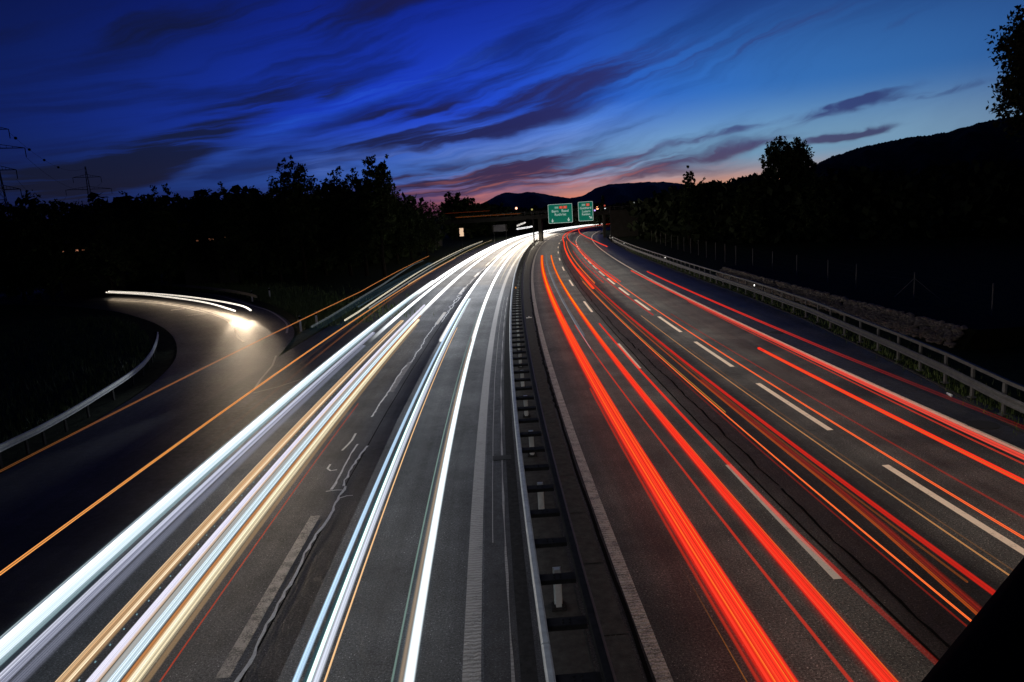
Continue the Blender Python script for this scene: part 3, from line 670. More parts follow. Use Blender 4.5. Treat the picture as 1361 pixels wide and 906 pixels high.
sign(16.65, 148.95, 6.55, 3.0, 3.9, 'narrower green motorway sign reading Gotthard Luzern Reiden with a slanting arrow', [
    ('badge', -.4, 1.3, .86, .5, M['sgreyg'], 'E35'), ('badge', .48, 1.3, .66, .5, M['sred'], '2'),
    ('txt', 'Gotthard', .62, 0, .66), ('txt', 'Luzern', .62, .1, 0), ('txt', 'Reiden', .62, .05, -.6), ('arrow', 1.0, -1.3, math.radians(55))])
# roadside signs on the left
t = empty('lit_sign', (-8.4, 139.7, 0), .05, 'small glowing cream sign on a pole beside the far left roadside', 'sign')
MB().bar((0, .1, 0), (0, .1, 3.2), .06, 6).build('pole', M['steel_dk'], t, local=True)
MB().box((0, 0, 4.05), (.95, .14, 1.75)).build('casing', M['black'], t, local=True)
MB().box((0, -.08, 4.05), (.78, .02, 1.55)).build('lit_panel', mat('lit_cream_panel', (.8, .7, .55), .5, emit=(1, .66, .42), es=.7), t, local=True)
for x, z in ((-.40, 4.55), (.40, 4.2), (-.38, 3.6)): MB().box((x, -.10, z), (.14, .02, .2)).build('pictogram', M['black'], t, local=True)
t = empty('sign_board', (-1.2, 165, 0), -TB, 'dim grey sign board on two posts under the bridge, left side', 'sign')
for x in (-1.4, 1.4): MB().bar((x, .08, 0), (x, .08, 4.6), .06, 6).build('post', M['steel_dk'], t, local=True)
gp = mat('unlit_grey_sign', (.10, .095, .10), .6, var=.2)
MB().box((0, 0, 3.95), (3.3, .06, 1.5)).build('board', gp, t, local=True)
MB().box((-1.55, -.04, 3.95), (.3, .02, 1.4)).build('side_panel', M['conc_pier'], t, local=True); MB().box((1.5, -.04, 3.95), (.4, .02, 1.4)).build('side_panel', M['conc_pier'], t, local=True)

# ------------------------------------------------------------------ pylons and wires
def pylon(base, rz, H, arms, label, wb=3.2):
    t = empty('lattice_pylon', (base[0], base[1], 0), rz, label, 'pylon', 'power line pylons on the left')
    lw = lambda z: wb * (1 - z / H) ** 1.1 + .35
    b = MB(); zs = [H * (1 - (1 - i / 14) ** 1.15) for i in range(15)]
    for i in range(14):
        z0, z1 = zs[i], zs[i + 1]; a, c = lw(z0) / 2, lw(z1) / 2; q = [(-1, -1), (1, -1), (1, 1), (-1, 1)]
        for k in range(4):
            x, y = q[k]; x2, y2 = q[(k + 1) % 4]
            b.bar((x * a, y * a, z0), (x * c, y * c, z1), .09, 4); b.bar((x * a, y * a, z0), (x2 * c, y2 * c, z1), .045, 3); b.bar((x2 * a, y2 * a, z0), (x * c, y * c, z1), .045, 3)
            b.bar((x * c, y * c, z1), (x2 * c, y2 * c, z1), .05, 3)
    b.build('tower', M['steel_dk'], t, local=True)
    for z, w in arms:
        for sgn in (-1, 1):
            b = MB(); hw = lw(z) / 2
            b.bar((sgn * hw, 0, z + 1.1), (sgn * w, 0, z), .07, 4); b.bar((sgn * hw, .3, z), (sgn * w, 0, z), .09, 4); b.bar((sgn * hw, -.3, z), (sgn * w, 0, z), .09, 4)
            for k in range(1, 5):
                f = k / 5; x = hw + (w - hw) * f; b.bar((sgn * x, 0, z), (sgn * x, 0, z + 1.1 * (1 - f)), .05, 3)
            o = b.build('cross_arm', M['steel_dk'], t, local=True)
            MB().bar((sgn * w, 0, z), (sgn * w, 0, z - 2.2), .10, 5).build('insulator', M['steel_dk'], o, local=True)
    return t
pylon((-175.8, 314.1), math.radians(25), 37.8, [(33.4, 5.2), (28.4, 8.5)], 'smaller far lattice pylon rising above the left treeline')
pylon((-123.8, 182.1), math.radians(25), 38, [(34.9, 4.1), (30.4, 6.8), (25.2, 4.2), (20.5, 4.4)], 'near lattice pylon cut by the left picture edge')
def cat(a, b, sag, n=24): 
    a, b = Vector(a), Vector(b); return [a.lerp(b, i / n) - Vector((0, 0, 4 * sag * (i / n) * (1 - i / n))) for i in range(n + 1)]
def wire(a, b, sag, label):
    P = cat(a, b, sag); m = MB()
    for p, q in zip(P[:-1], P[1:]): m.bar(p, q, .035, 3)
    return tag(m.build('power_line', M['steel_dk']), label, 'power line', 'power lines between the pylons'), P
o, PW = wire((-120.3, 184.2, 34.2), (-175.4, 314.4, 37.6), 4.5, 'topmost wire with dark marker balls between the two pylons')
mbm = None
for f in (.045, .155, .30, .47):
    p = cat((-120.3, 184.2, 34.2), (-175.4, 314.4, 37.6), 4.5, 200)[int(f * 200)]
    bm = bmesh.new(); bmesh.ops.create_icosphere(bm, subdivisions=2, radius=.38); me = bpy.data.meshes.new('marker_ball'); bm.to_mesh(me); bm.free(); me.materials.append(M['black'])
    o2 = link(bpy.data.objects.new('marker_ball', me)); o2.parent = o; o2.location = p
wire((-118.0, 185.4, 28.2), (-171.0, 316.8, 31.3), 5.5, 'wire from the end of the widest near pylon arm')
wire((-120.5, 184.1, 23.0), (-183.0, 310.0, 26.3), 5.5, 'wire from the third arm of the near pylon')

# ------------------------------------------------------------------ trees
def crown_mesh(name, w, h, z0, n, leaf, seed, shape='round', mt=None):
    """many small leaf faces gathered in boughs inside an uneven crown; w = radius, metres"""
    r = np.random.default_rng(seed)
    # a few overlapping lobes make the outline, clumps fill the lobes
    if shape == 'cone':
        nc = 70; t = r.random(nc) ** 1.1; th = r.uniform(0, 6.28, nc); rad = (1 - t) * w * (.55 + .45 * r.random(nc)) + .05
        cc = np.stack([np.cos(th) * rad, np.sin(th) * rad, z0 + t * h], -1); cr = w * (.10 + .22 * (1 - t))
    else:
        nc = max(220, n // 16); d = r.standard_normal((nc, 3)); d /= np.linalg.norm(d, axis=1)[:, None]
        ph = r.uniform(0, 6.28, 8); az = np.arctan2(d[:, 1], d[:, 0]); el = np.arcsin(d[:, 2])
        lump = 1 + .11 * np.sin(3 * az + ph[0] + 2 * el) + .09 * np.sin(5 * az - 3 * el + ph[1]) + .07 * np.sin(7 * el + 2 * az + ph[2]) + .05 * np.sin(11 * az + 9 * el + ph[3])
        q = r.random(nc) ** .42 * lump
        hz = d[:, 2] * q
        if shape == 'bush': hz = np.where(hz < 0, hz * 1.0, hz * .92); wide = np.where(d[:, 2] < 0, 1.15, 1.0)
        elif shape == 'tall': wide = 1 - .12 * d[:, 2]
        else: wide = np.ones(nc)
        cc = np.stack([d[:, 0] * q * w * wide, d[:, 1] * q * w * wide, z0 + h * .5 + hz * h * .45], -1); cr = w * r.uniform(.09, .20, nc)
    k = r.integers(0, nc, n); d = r.standard_normal((n, 3)); d /= np.linalg.norm(d, axis=1)[:, None]
    p = cc[k] + d * (cr[k] * r.random(n) ** .5)[:, None]
    a = r.standard_normal((n, 3)); a /= np.linalg.norm(a, axis=1)[:, None]; b = np.cross(a, r.standard_normal((n, 3))); b /= np.linalg.norm(b, axis=1)[:, None]
    L = leaf * r.uniform(.6, 1.35, n)[:, None]
    V = np.stack([p - a * L, p + b * L * .5, p + a * L, p - b * L * .5], 1).reshape(-1, 3)
    return np_mesh(name, V, 4, mt or M['leaf'])
def trunk_mesh(h, r0, seed, spread):
    r = random.Random(seed); m = MB(); P = Vector((0, 0, -.1)); pts = [P.copy()]
    for i in range(4): P = P + Vector((r.uniform(-.2, .2) * h * .06, r.uniform(-.2, .2) * h * .06, h * .19)); pts.append(P.copy())
    for i in range(4): m.bar(pts[i], pts[i + 1], r0 * (1 - i * .2), 7, r0 * (1 - (i + 1) * .2))
    for i in range(8):
        q = pts[1 + i % 4]; a = r.uniform(0, 6.28); l = spread * r.uniform(.5, .9); e = q + Vector((math.cos(a) * l, math.sin(a) * l, l * r.uniform(.5, 1.1)))
        m.bar(q, e, r0 * .38, 5, r0 * .1)
    return m.mesh('trunk', M['bark'])
VAR = {}
NTREE = [0]
def tree(name, x, y, H, w, label, cat='tree', group=None, shape='round', n=5200, leaf=.2, far=False, crown=None):
    NTREE[0] += 1; sd_ = 100 + NTREE[0] * 7
    t = empty(name, (x, y, 0), rnd.uniform(0, 6.28), label, cat, group)
    ch = crown or H * .97
    o = link(bpy.data.objects.new('crown', crown_mesh('crown', w, ch, H - ch, n, leaf, sd_, shape, M['leaf_far'] if far else M['leaf']))); o.parent = t
    o = link(bpy.data.objects.new('trunk', trunk_mesh(H * .85, .02 * H, sd_, w * .8))); o.parent = t
    return t
TL = [(-58.6, 87.2, 12.7, 2.7), (-53.5, 84.5, 12.7, 2.4), (-56.0, 94.7, 12.7, 2.3), (-48.2, 87.6, 12.2, 2.6), (-49.0, 96.2, 13.3, 2.1), (-42.4, 90.6, 13.2, 2.1), (-44.5, 102.8, 12.7, 2.3), (-38.8, 96.5, 13.2, 2.1), (-34.0, 91.9, 13.2, 2.1), (-34.3, 100.3, 13.2, 2.1), (-30.1, 95.3, 13.6, 1.9), (-26.0, 92.4, 15.6, 2.8), (-25.4, 100.9, 13.3, 1.9), (-21.2, 97.7, 14.9, 2.2), (-18.6, 95.2, 14.3, 1.8), (-15.8, 92.7, 15.4, 2.2), (-17.9, 118.7, 12.8, 1.9), (-16.9, 128.9, 11.4, 2.0), (-15.2, 139.2, 11.0, 2.6), (-15.8, 234.5, 16.0, 4.4), (-11.9, 239.7, 14.3, 4.3), (-6.9, 249.9, 12.5, 3.9), (-1.9, 260.0, 11.6, 4.1)]
DL = ['broad tree first from the left edge of the treeline', 'rounded tree second from the left edge of the treeline', 'low rounded tree left of the far pylon', 'tree directly under the far lattice pylon', 'pointed tree just right of the far pylon', 'tall tree with forked top right of the far pylon', 'low tree in the dip of the left treeline', 'middling tree right of the dip in the left treeline', 'rounded tree halfway along the left treeline', 'thin tree rising just over its left neighbours', 'tree at the left foot of the tallest broad tree', 'tallest broad tree of the left treeline with ragged crown', 'low tree in the gap where pale sky shows', 'left tree of the airy pair right of the sky gap', 'middle tree between the airy pair', 'tallest airy tree at the right end of the pair', 'tree stepping down right of the airy pair', 'small tree further down right of the airy pair', 'low tree where the treeline meets the bridge', 'rounded dark tree behind the bridge railing', 'smaller tree right behind the rounded bridge tree', 'low tree behind the bridge near the mountain foot', 'last low tree left of the signs behind the bridge']
for i, ((x, y, z, w), d) in enumerate(zip(TL, DL)):
    tree('deciduous_tree', x, y, z, w * (1.05 if i in (11, 15) else 1.5 if i < 19 else 1.05), d, group='trees along the left of the motorway', n=9000 if i in (11, 13, 15) else 7000, leaf=.20 if i < 19 else .42, shape='round' if i in (11, 13, 15, 5) else 'bush', crown=12 if i in (11, 15) else None)
TR = [(32.7, 146.4, 8.3, 3.1, 'bush'), (32.4, 136.2, 10.7, 2.6, 'bush'), (30.8, 121.2, 13.1, 1.3, 'round'), (34.5, 125.3, 11.4, 2.3, 'bush'), (36.3, 122.7, 10.6, 2.3, 'bush'), (38.5, 120.0, 10.8, 2.1, 'bush'), (38.7, 113.6, 10.9, 2.3, 'bush'), (42.7, 117.5, 11.5, 2.2, 'bush'), (43.0, 114.1, 16.2, 2.2, 'tall'), (45.1, 112.6, 16.0, 2.3, 'tall'), (46.9, 108.5, 10.9, 2.6, 'bush'), (20.3, 299.3, 11.0, 4.1, 'bush'), (28.8, 308.7, 9.4, 4.9, 'bush'), (39.5, 317.6, 10.2, 4.4, 'bush'), (40.4, 297.3, 11.9, 1.9, 'cone'), (47.5, 296.2, 9.3, 5.3, 'bush'), (53.7, 285.0, 9.9, 4.6, 'bush'), (52.2, 254.7, 9.8, 3.3, 'bush')]
DR = ['low bush at the left end of the dark wood right of the signs', 'bushy tree left below the sparse sapling', 'sparse young tree standing above the bushes right of the signs', 'bushy tree just right of the sparse young tree', 'low bush in the dip before the orange glow', 'bush beside the gap with orange glow', 'bushy tree right of the orange sky gap', 'dense bush at the left foot of the tall twin trees', 'left of the tall twin trees standing against the sky', 'right of the tall twin trees standing against the sky', 'bush at the right foot of the tall twin trees', 'low far tree left behind the large sign', 'far tree behind the gap between the green signs', 'far tree just right of the narrow green sign', 'pointed far conifer right of the signs', 'wide far tree right of the pointed conifer', 'far tree before the dark wood right of the signs', 'far tree touching the dark wood right of the signs']
for (x, y, z, w, sh), d in zip(TR, DR):
    tree('tall_tree' if sh == 'tall' else 'conifer' if sh == 'cone' else 'deciduous_tree', x, y, z, w * (1.25 if sh == 'bush' else 1.1), d, group='trees along the right of the motorway', n=9000 if sh == 'tall' else 7000 if y < 200 else 3500, leaf=.20 if y < 200 else .45, shape=sh, crown=8.8 if sh == 'tall' else z * .9 if sh == 'cone' else None)
# near tree whose leaves hang into the right picture edge
def big_tree():
    t = empty('near_tree', (25.5, 30.9, 0), .4, 'near leafy tree reaching in at the upper right picture corner', 'tree')
    H = 15.0; me = crown_mesh('crown', 3.8, 7.6, 8.2, 70000, .12, 77, 'round', M['leaf'])
    o = link(bpy.data.objects.new('crown', me)); o.parent = t
    m = trunk_mesh(H * .8, .32, 5, 3.2); o = link(bpy.data.objects.new('trunk', m)); o.parent = t
big_tree()
# far-off wood that reads as one mass, left and right
def wood(name, pts, n, leaf, label, hh):
    r = np.random.default_rng(len(pts) + n); P = np.array(pts, dtype=float); k = r.integers(0, len(P) - 1, n); f = r.random(n)[:, None]
    c = P[k] * (1 - f) + P[k + 1] * f
    x = c[:, 0] + r.standard_normal(n) * 3; y = c[:, 1] + r.standard_normal(n) * 3
    ed = c[:, 2] * (1 + .06 * np.sin(x * 1.1) + .05 * np.sin(x * .47 + 2) + .04 * np.sin(x * 2.9 + 1))
    z = ed * r.random(n) ** .8
    p = np.stack([x, y, z], -1); a = r.standard_normal((n, 3)); a /= np.linalg.norm(a, axis=1)[:, None]; b = np.cross(a, r.standard_normal((n, 3))); b /= np.linalg.norm(b, axis=1)[:, None]
    V = np.stack([p - a * leaf, p + b * leaf * .7, p + a * leaf, p - b * leaf * .7], 1).reshape(-1, 3)
    return tag(link(bpy.data.objects.new(name, np_mesh(name, V, 4, M['leaf_far']))), label, 'wood', kind='stuff')
wood('distant_wood', [(-110, 85, 12.2), (-60, 104, 11.6), (-34, 112, 12.0), (-24, 128, 11.0), (-25, 150, 10.5), (-36, 200, 10), (-40, 250, 10)], 24000, .8, 'dark continuous wood behind the left treeline', 11)
wood('distant_wood', [(-20, 262, 9.8), (10, 300, 8.6), (40, 318, 8.2), (60, 290, 8.4), (48, 180, 8.0), (34, 150, 7.8)], 18000, .9, 'dark far wood closing the valley behind the bridge', 9)
wood('distant_wood', [(33, 148, 7.4), (36, 132, 9.4), (42, 118, 9.6), (52, 112, 9.2), (70, 100, 9.0), (95, 85, 9.0), (120, 60, 10)], 20000, .8, 'dark wood behind the field on the right', 9)

# ------------------------------------------------------------------ hills
def ridge(name, prof, D, depth, mt, rough, n=260, teeth=0.0):
    az = np.array([a for a, e in prof]); el = np.array([e for a, e in prof]); A = np.linspace(az[0], az[-1], n)
    E = np.interp(A, az, el); r = np.random.default_rng(3); base = CAMH + D * np.tan(np.radians(E))
    t1 = teeth * (.5 * r.random(n) ** 2 + .9 * np.interp(A, np.linspace(A[0], A[-1], 70), r.random(70)) + .5 * np.interp(A, np.linspace(A[0], A[-1], 260), r.random(260)) ** 2) if teeth else 0
    rows = []
    for f, hgt in ((0, 0), (.25, .35), (.5, .66), (.75, .88), (1, 1.0), (1.25, .7), (1.7, 0)):
        R_ = D - depth * (1 - f) ; wob = rough * np.sin(A * 2.1 + f * 5) * (hgt * (1 - hgt) * 4)
        h = base * hgt + (t1 if hgt == 1 else 0) + (wob if 0 < hgt < 1 else 0)
        rows.append(np.stack([np.sin(np.radians(A)) * R_, np.cos(np.radians(A)) * R_, h - (.5 if hgt == 0 else 0)], -1))
    v = [tuple(p) for row in rows for p in row]; f = [(i * n + j, i * n + j + 1, (i + 1) * n + j + 1, (i + 1) * n + j) for i in range(len(rows) - 1) for j in range(n - 1)]
    me = bpy.data.meshes.new(name); me.from_pydata(v, [], f); me.materials.append(mt)
    o = link(bpy.data.objects.new(name, me)); o['kind'] = 'structure'; return o
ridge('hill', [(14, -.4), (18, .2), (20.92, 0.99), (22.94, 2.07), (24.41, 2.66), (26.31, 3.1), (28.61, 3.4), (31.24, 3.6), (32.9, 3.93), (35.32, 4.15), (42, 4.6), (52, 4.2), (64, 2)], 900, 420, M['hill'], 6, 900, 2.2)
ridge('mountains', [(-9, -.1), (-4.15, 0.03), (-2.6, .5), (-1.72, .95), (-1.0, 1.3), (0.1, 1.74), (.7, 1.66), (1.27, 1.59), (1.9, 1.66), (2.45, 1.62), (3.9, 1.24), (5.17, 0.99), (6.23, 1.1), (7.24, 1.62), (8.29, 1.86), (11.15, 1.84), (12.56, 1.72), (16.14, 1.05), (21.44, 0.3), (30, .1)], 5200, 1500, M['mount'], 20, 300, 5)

# ------------------------------------------------------------------ houses and lamps far away
def lamp(p, col, st, r, label):
    t = empty('street_lamp', (p[0], p[1], 0), 0, label, 'lamp', 'far lamps behind the motorway')
    MB().bar((0, .3, 0), (0, .3, p[2] - .1), .08, 5).build('pole', M['steel_dk'], t, local=True)
    bm = bmesh.new(); bmesh.ops.create_icosphere(bm, subdivisions=2, radius=r); me = bpy.data.meshes.new('lamp_head'); bm.to_mesh(me); bm.free(); me.materials.append(emat('lamp_' + label[:5], col, st))
    o = link(bpy.data.objects.new('lamp_head', me)); o.parent = t; o.location = (0, 0, p[2])
k_ = .6
for p, c, st, r, l in (((4.1, 240, 8.8), (1, .45, .3), 3, .38, 'reddish white lamp left of the large green sign, beyond the bridge'), ((9.2, 240, 8.1), (.7, .6, .2), .7, .3, 'faint yellow lamp nearest the left edge of the large green sign'),
                       ((30.4, 238, 7.2), (1, .38, .18), 4, .5, 'bright orange lamp just right of the narrow green sign'), ((29.6, 238, 6.6), (.6, .4, 1), 1.2, .32, 'small violet lamp touching the narrow green sign'),
                       ((32.9, 237.5, 7.15), (.9, .95, 1), 1.2, .3, 'small white lamp right of the bright orange one'), ((32.8, 237.4, 7.9), (1, .15, .1), .4, .28, 'dim red lamp above the small white lamp'),
                       ((42.2, 236.5, 8.2), (.8, .85, .8), .25, .28, 'very dim lamp far right of the signs, the upper one'), ((45.9, 235.6, 7.2), (.85, .9, 1), .6, .3, 'dim white lamp furthest right of the signs')):
    lamp(p, c, st, r, l)
WL = emat('warm_window_light', (1, .4, .22), .55); WD = emat('dim_window_light', (.8, .3, .15), .12)
def house(x, y, rz, w, d, h, wins, label):
    t = empty('house', (x, y, 0), rz, label, 'house', 'dark houses under the left treeline')
    MB().box((0, 0, h / 2), (w, d, h)).build('wall', M['house'], t, local=True)
    b = MB(); b.v = [(-w / 2 - .4, -d / 2 - .4, h), (w / 2 + .4, -d / 2 - .4, h), (w / 2 + .4, d / 2 + .4, h), (-w / 2 - .4, d / 2 + .4, h), (-w / 2 - .4, 0, h + 2), (w / 2 + .4, 0, h + 2)]
    b.f = [(0, 1, 5, 4), (2, 3, 4, 5), (0, 4, 3), (1, 2, 5), (0, 3, 2, 1)]; b.build('roof', M['roof'], t, local=True)
    for wx, wz, ww, wh, m in wins:
        f = MB().box((wx, -d / 2 - .02, wz), (ww + .12, .06, wh + .12)).build('window', M['house'], t, local=True)
        MB().box((wx, -d / 2 - .07, wz), (ww, .04, wh)).build('pane', m, f, local=True)
house(-54.5, 95.0, math.radians(31), 7, 6, 6.6, [(-2.6, 5.6, .5, .22, WL), (-1.9, 5.6, .3, .18, WD), (-1.3, 5.62, .3, .22, WL), (-.6, 5.65, .3, .14, WD), (0, 5.65, .25, .14, WD), (.7, 5.7, .25, .14, WD)], 'dark house with a row of tiny orange windows, far left')
house(-40.5, 99.5, math.radians(22), 7, 6, 6.8, [(-1.4, 5.9, .3, .16, WD), (.3, 5.95, .55, .2, WL), (.9, 5.75, .5, .12, WD), (2.2, 6.1, .4, .2, WL)], 'dark house with three tiny orange windows left of the slip road')

# ------------------------------------------------------------------ parapet of the bridge the picture is taken from
pa = empty('bridge_parapet', (.43, .68, 0), 0, 'black out-of-focus parapet of the near bridge at the lower right corner', 'parapet')
dpar = Vector((.6578 - .4285, .8765 - .6788, 0)).normalized(); npar = Vector((dpar.y, -dpar.x, 0))
a0 = Vector((.4285, .6788, 6.16)) - dpar * 1.0 - npar * .012; b0 = a0 + dpar * 9.5
MB().bar(a0 + npar * .05, b0 + npar * .05, .065, 20).build('top_rail', M['black'], pa, smooth=True)
for k in range(60):
    p = a0 + dpar * (.1 + k * .155) + npar * .06; MB().box(p + Vector((0, 0, -.55)), (.03, .03, 1.0), Matrix.Rotation(math.atan2(dpar.y, dpar.x), 3, 'Z')).build('baluster', M['black'], pa)
q = MB(); c = (a0 + b0) / 2 + npar * 1.3; q.box((c.x, c.y, 4.88), (9.6, 2.6, .3), Matrix.Rotation(math.atan2(dpar.y, dpar.x), 3, 'Z')); q.build('walkway_deck', M['black'], pa)
q = MB(); c = (a0 + b0) / 2 + npar * .14; q.box((c.x, c.y, 5.55), (9.5, .12, 1.1), Matrix.Rotation(math.atan2(dpar.y, dpar.x), 3, 'Z')); q.build('solid_panel', M['black'], pa)

# ------------------------------------------------------------------ light trails left by passing lamps, at the height of the lamps
EM = {}
def em(col, st, alpha, stre, soft, fade, dens=17.0):
    k = (col, st, alpha, stre, soft, fade, dens)
    if k not in EM: EM[k] = emat('lamp_light', col, st, float(alpha), stre, soft, fade, dens)
    return EM[k]
def tube(name, P, hw, hh, mt, parent=None, s0=0.0):
    """elliptical tube along P; uv = across, along"""
    n = 14; v = []; uv = []; f = []; L = s0; m = len(P); hwf = hw if callable(hw) else (lambda k: hw)
    for k, p in enumerate(P):
        p = Vector(p); d = Vector(P[min(k + 1, m - 1)]) - Vector(P[max(k - 1, 0)]); d.z = 0; d.normalize(); r = Vector((d.y, -d.x, 0))
        if k: L += (p - Vector(P[k - 1])).length
        for j in range(n):
            a = 2 * math.pi * j / n; v.append(tuple(p + r * math.cos(a) * hwf(k) + Vector((0, 0, math.sin(a) * hh)))); uv.append(((math.cos(a) + 1) / 2, L))
    for k in range(m - 1):
        for j in range(n): a = k * n + j; b = k * n + (j + 1) % n; f.append((a, a + n, b + n, b))
    # rounded ends
    for k, sg in ((0, 1), (m - 1, -1)):
        c = len(v); v.append(tuple(Vector(P[k]) + (Vector(P[k]) - Vector(P[1 if k == 0 else m - 2])).normalized() * min(hwf(k), .2))); uv.append((.5, uv[k * n][1]))
        for j in range(n):
            a = k * n + j; b = k * n + (j + 1) % n; f.append((a, b, c) if sg > 0 else (b, a, c))
    me = bpy.data.meshes.new(name); me.from_pydata(v, [], f); me.materials.append(mt); lay = me.uv_layers.new(name='UVMap')
    for l in me.loops: lay.data[l.index].uv = uv[l.vertex_index]
    me.polygons.foreach_set('use_smooth', [True] * len(me.polygons)); me.update()
    o = link(bpy.data.objects.new(name, me))
    if parent: o.parent = parent
    return o
def path(u, z, s0, s1, ds=2.0):
    uf = u if callable(u) else (lambda s: u) if not isinstance(u, (list, tuple)) else (lambda s: float(np.interp(s, [a for a, b in u], [b for a, b in u])))
    n = max(2, int((s1 - s0) / ds)); return [at(s0 + (s1 - s0) * i / n, uf(s0 + (s1 - s0) * i / n), z) for i in range(n + 1)]
def trail(label, strands, group):
    """strands: (u, z, halfwidth, halfheight, colour, strength, alpha, s0, s1, streaks, soft, fade)"""
    u0 = strands[0][0]; first = True
    if len(strands) == 1: root = None
    else: root = empty('light_trail', (0, 0, 0), 0, label, 'light trail', group)
    for (u, z, hw, hh, c, st, al, s0, s1, stre, soft, *fd) in strands:
        o = tube('light_trail' if root is None else 'light_streak', path(u, z, s0, s1), hw, hh, em(c, st, al, stre, soft, fd[0] if fd else None), root, s0)
        if root is None: tag(o, label, 'light trail', group)
GW, GR_ = 'white headlamp trails on the left carriageway', 'red tail lamp trails on the right carriageway'
WH = (1, 1, 1); BL = (.62, .82, 1); LV = (.66, .70, .95); TAN = (.82, .52, .26); CR = (1, .86, .62); SKY = (.5, .78, 1)
trail('broad blue-white headlamp trail nearest the slip road', [
    (-9.92, .65, .24, .07, (.68, .86, 1), 1.25, .92, -2, 72, .6, .28), (-10.0, .70, .07, .03, WH, 1.9, .95, -2, 72, .3, .35), (-9.86, .68, .07, .03, (.85, .95, 1), 1.3, .9, -2, 72, .6, .35), (-10.16, .66, .02, .02, (.7, .85, .95), .8, .7, -2, 60, 0, .4),
    (-9.72, .66, .05, .03, (.35, .55, .6), .4, .8, -2, 60, .3, .3),
    (-9.47, .62, .13, .06, LV, .8, .7, -2, 40, .8, .4), (-9.52, .64, .03, .03, (.85, .88, 1), 1.1, .85, -2, 40, .2, .4), (-9.22, .60, .16, .04, LV, .5, .35, -2, 36, .6, .5), (-9.9, .64, .42, .10, SKY, .35, .16, -2, 72, .3, .5)], GW)
trail('tan and amber trail on the left side of the second headlamp bundle', [
    (-8.45, .65, .15, .06, TAN, .85, .78, -2, 44, .85, .35), (-8.38, .68, .03, .02, (1, .78, .5), 1.2, .9, -2, 44, .2, .3), (-8.53, .68, .02, .02, (1, .7, .4), 1.1, .8, -2, 44, .2, .3)], GW)
trail('narrow lavender trail in the middle of the second headlamp bundle', [
    (-8.08, .62, .08, .05, (.80, .78, .95), 1.05, .92, -2, 52, .35, .25), (-8.0, .62, .02, .02, (.9, .6, .35), .7, .7, -2, 40, 0, .3)], GW)
trail('blue, rust and cream trail on the right side of the second headlamp bundle', [
    (-7.88, .62, .08, .04, (.52, .52, .50), .8, .8, -2, 60, .5, .3), (-7.73, .66, .09, .05, (.66, .86, 1), 1.2, .9, -2, 74, .7, .35),
    (-7.58, .64, .05, .03, (.62, .27, .09), .8, .85, -2, 46, .4, .3), (-7.43, .66, .12, .05, (1, .84, .54), 1.1, .85, -2, 44, .8, .35), (-7.46, .68, .025, .02, (1, .95, .8), 1.5, .9, -2, 44, 0, .4), (-7.28, .62, .06, .03, TAN, .5, .5, -2, 42, .4, .5)], GW)
trail('hair-thin red trail right of the cream headlamp trail', [(-7.05, .65, .012, .01, (.7, .08, .03), .55, .7, -2, 24, 0, .3)], GW)
trail('double blue-white trail on the left side of the right-hand lane', [
    (-5.12, .66, .055, .04, (.5, .74, 1), 1.1, .85, -2, 54, .6, .4), (-5.03, .55, .05, .02, (.05, .16, .2), .5, .5, -2, 40, .6, .3), (-4.93, .66, .035, .03, (.7, 1, .95), 1.4, .95, -2, 54, .2, .3),
    (-4.84, .66, .07, .04, (.78, .84, 1), .95, .75, -2, 54, .8, .4), (-4.72, .64, .016, .015, (1, .62, .3), .95, .85, -2, 40, 0, .3)], GW)
trail('white trail with green and tan strands nearest the median barrier', [
    (-3.80, .62, .022, .02, (.34, .52, .46), .5, .55, -2, 50, .3, .3), (-3.68, .62, .05, .03, (.58, .40, .24), .7, .65, -2, 52, .8, .4),
    (-3.56, .66, .085, .05, (.85, .95, 1), 1.5, .96, -2, 52, .25, .25), (-3.62, .64, .22, .07, SKY, .3, .16, -2, 52, .3, .5)], GW)
trail('far white trail sweeping round the bend in the outer lane', [(-9.75, .65, .20, .08, WH, 3.0, .97, 54, 430, .15, .2, (54, 84, 0, 1)), (-9.1, .65, .14, .06, (.9, .95, 1), 2.0, .95, 36, 430, .25, .2, (36, 50, 0, 1))], GW)
trail('far white trail sweeping round the bend along the lane dashes', [(-7.7, .65, .16, .07, WH, 3.0, .97, 44, 430, .15, .2, (44, 74, .1, 1)), (-8.5, .65, .12, .06, (1, .92, .8), 1.8, .9, 80, 430, .25, .2, (80, 125, 0, 1))], GW)
trail('far white trail in the left half of the right-hand lane', [(-5.25, .65, .13, .07, WH, 2.6, .97, 36, 430, .2, .2, (36, 60, .2, 1)), (-5.8, .65, .14, .05, (1, .85, .66), 1.6, .8, 80, 430, .2, .3, (80, 130, 0, 1))], GW)
trail('far white trail beside the median barrier', [(-3.6, .65, .12, .07, WH, 2.6, .97, 36, 430, .2, .2, (36, 60, .2, 1)), (-4.25, .65, .12, .05, (1, .85, .66), 1.6, .8, 70, 430, .2, .3, (70, 120, 0, 1)), (-3.0, .65, .08, .04, (1, .82, .6), 1.0, .7, 60, 430, .2, .3, (60, 110, 0, 1))], GW)
trail('bright orange side lamp line crossing in front of the slip road', [(-10.35, 1.5, .026, .026, (1, .40, .10), 1.0, .95, -2, 96, .2, .25), ([(0, -10.42), (90, -10.45), (150, -11.2)], 1.5, .03, .02, (1, .72, .4), .9, .8, 60, 160, .2, .3)], 'orange side lamp lines on the left')
trail('dimmer orange side lamp line passing over the slip road mouth', [([(16, -13.97), (56, -13.6), (108, -15.6)], 1.5, .022, .022, (1, .36, .10), .85, .95, 8, 106, .2, .25, (12, 48, .12, 1.0))], 'orange side lamp lines on the left')
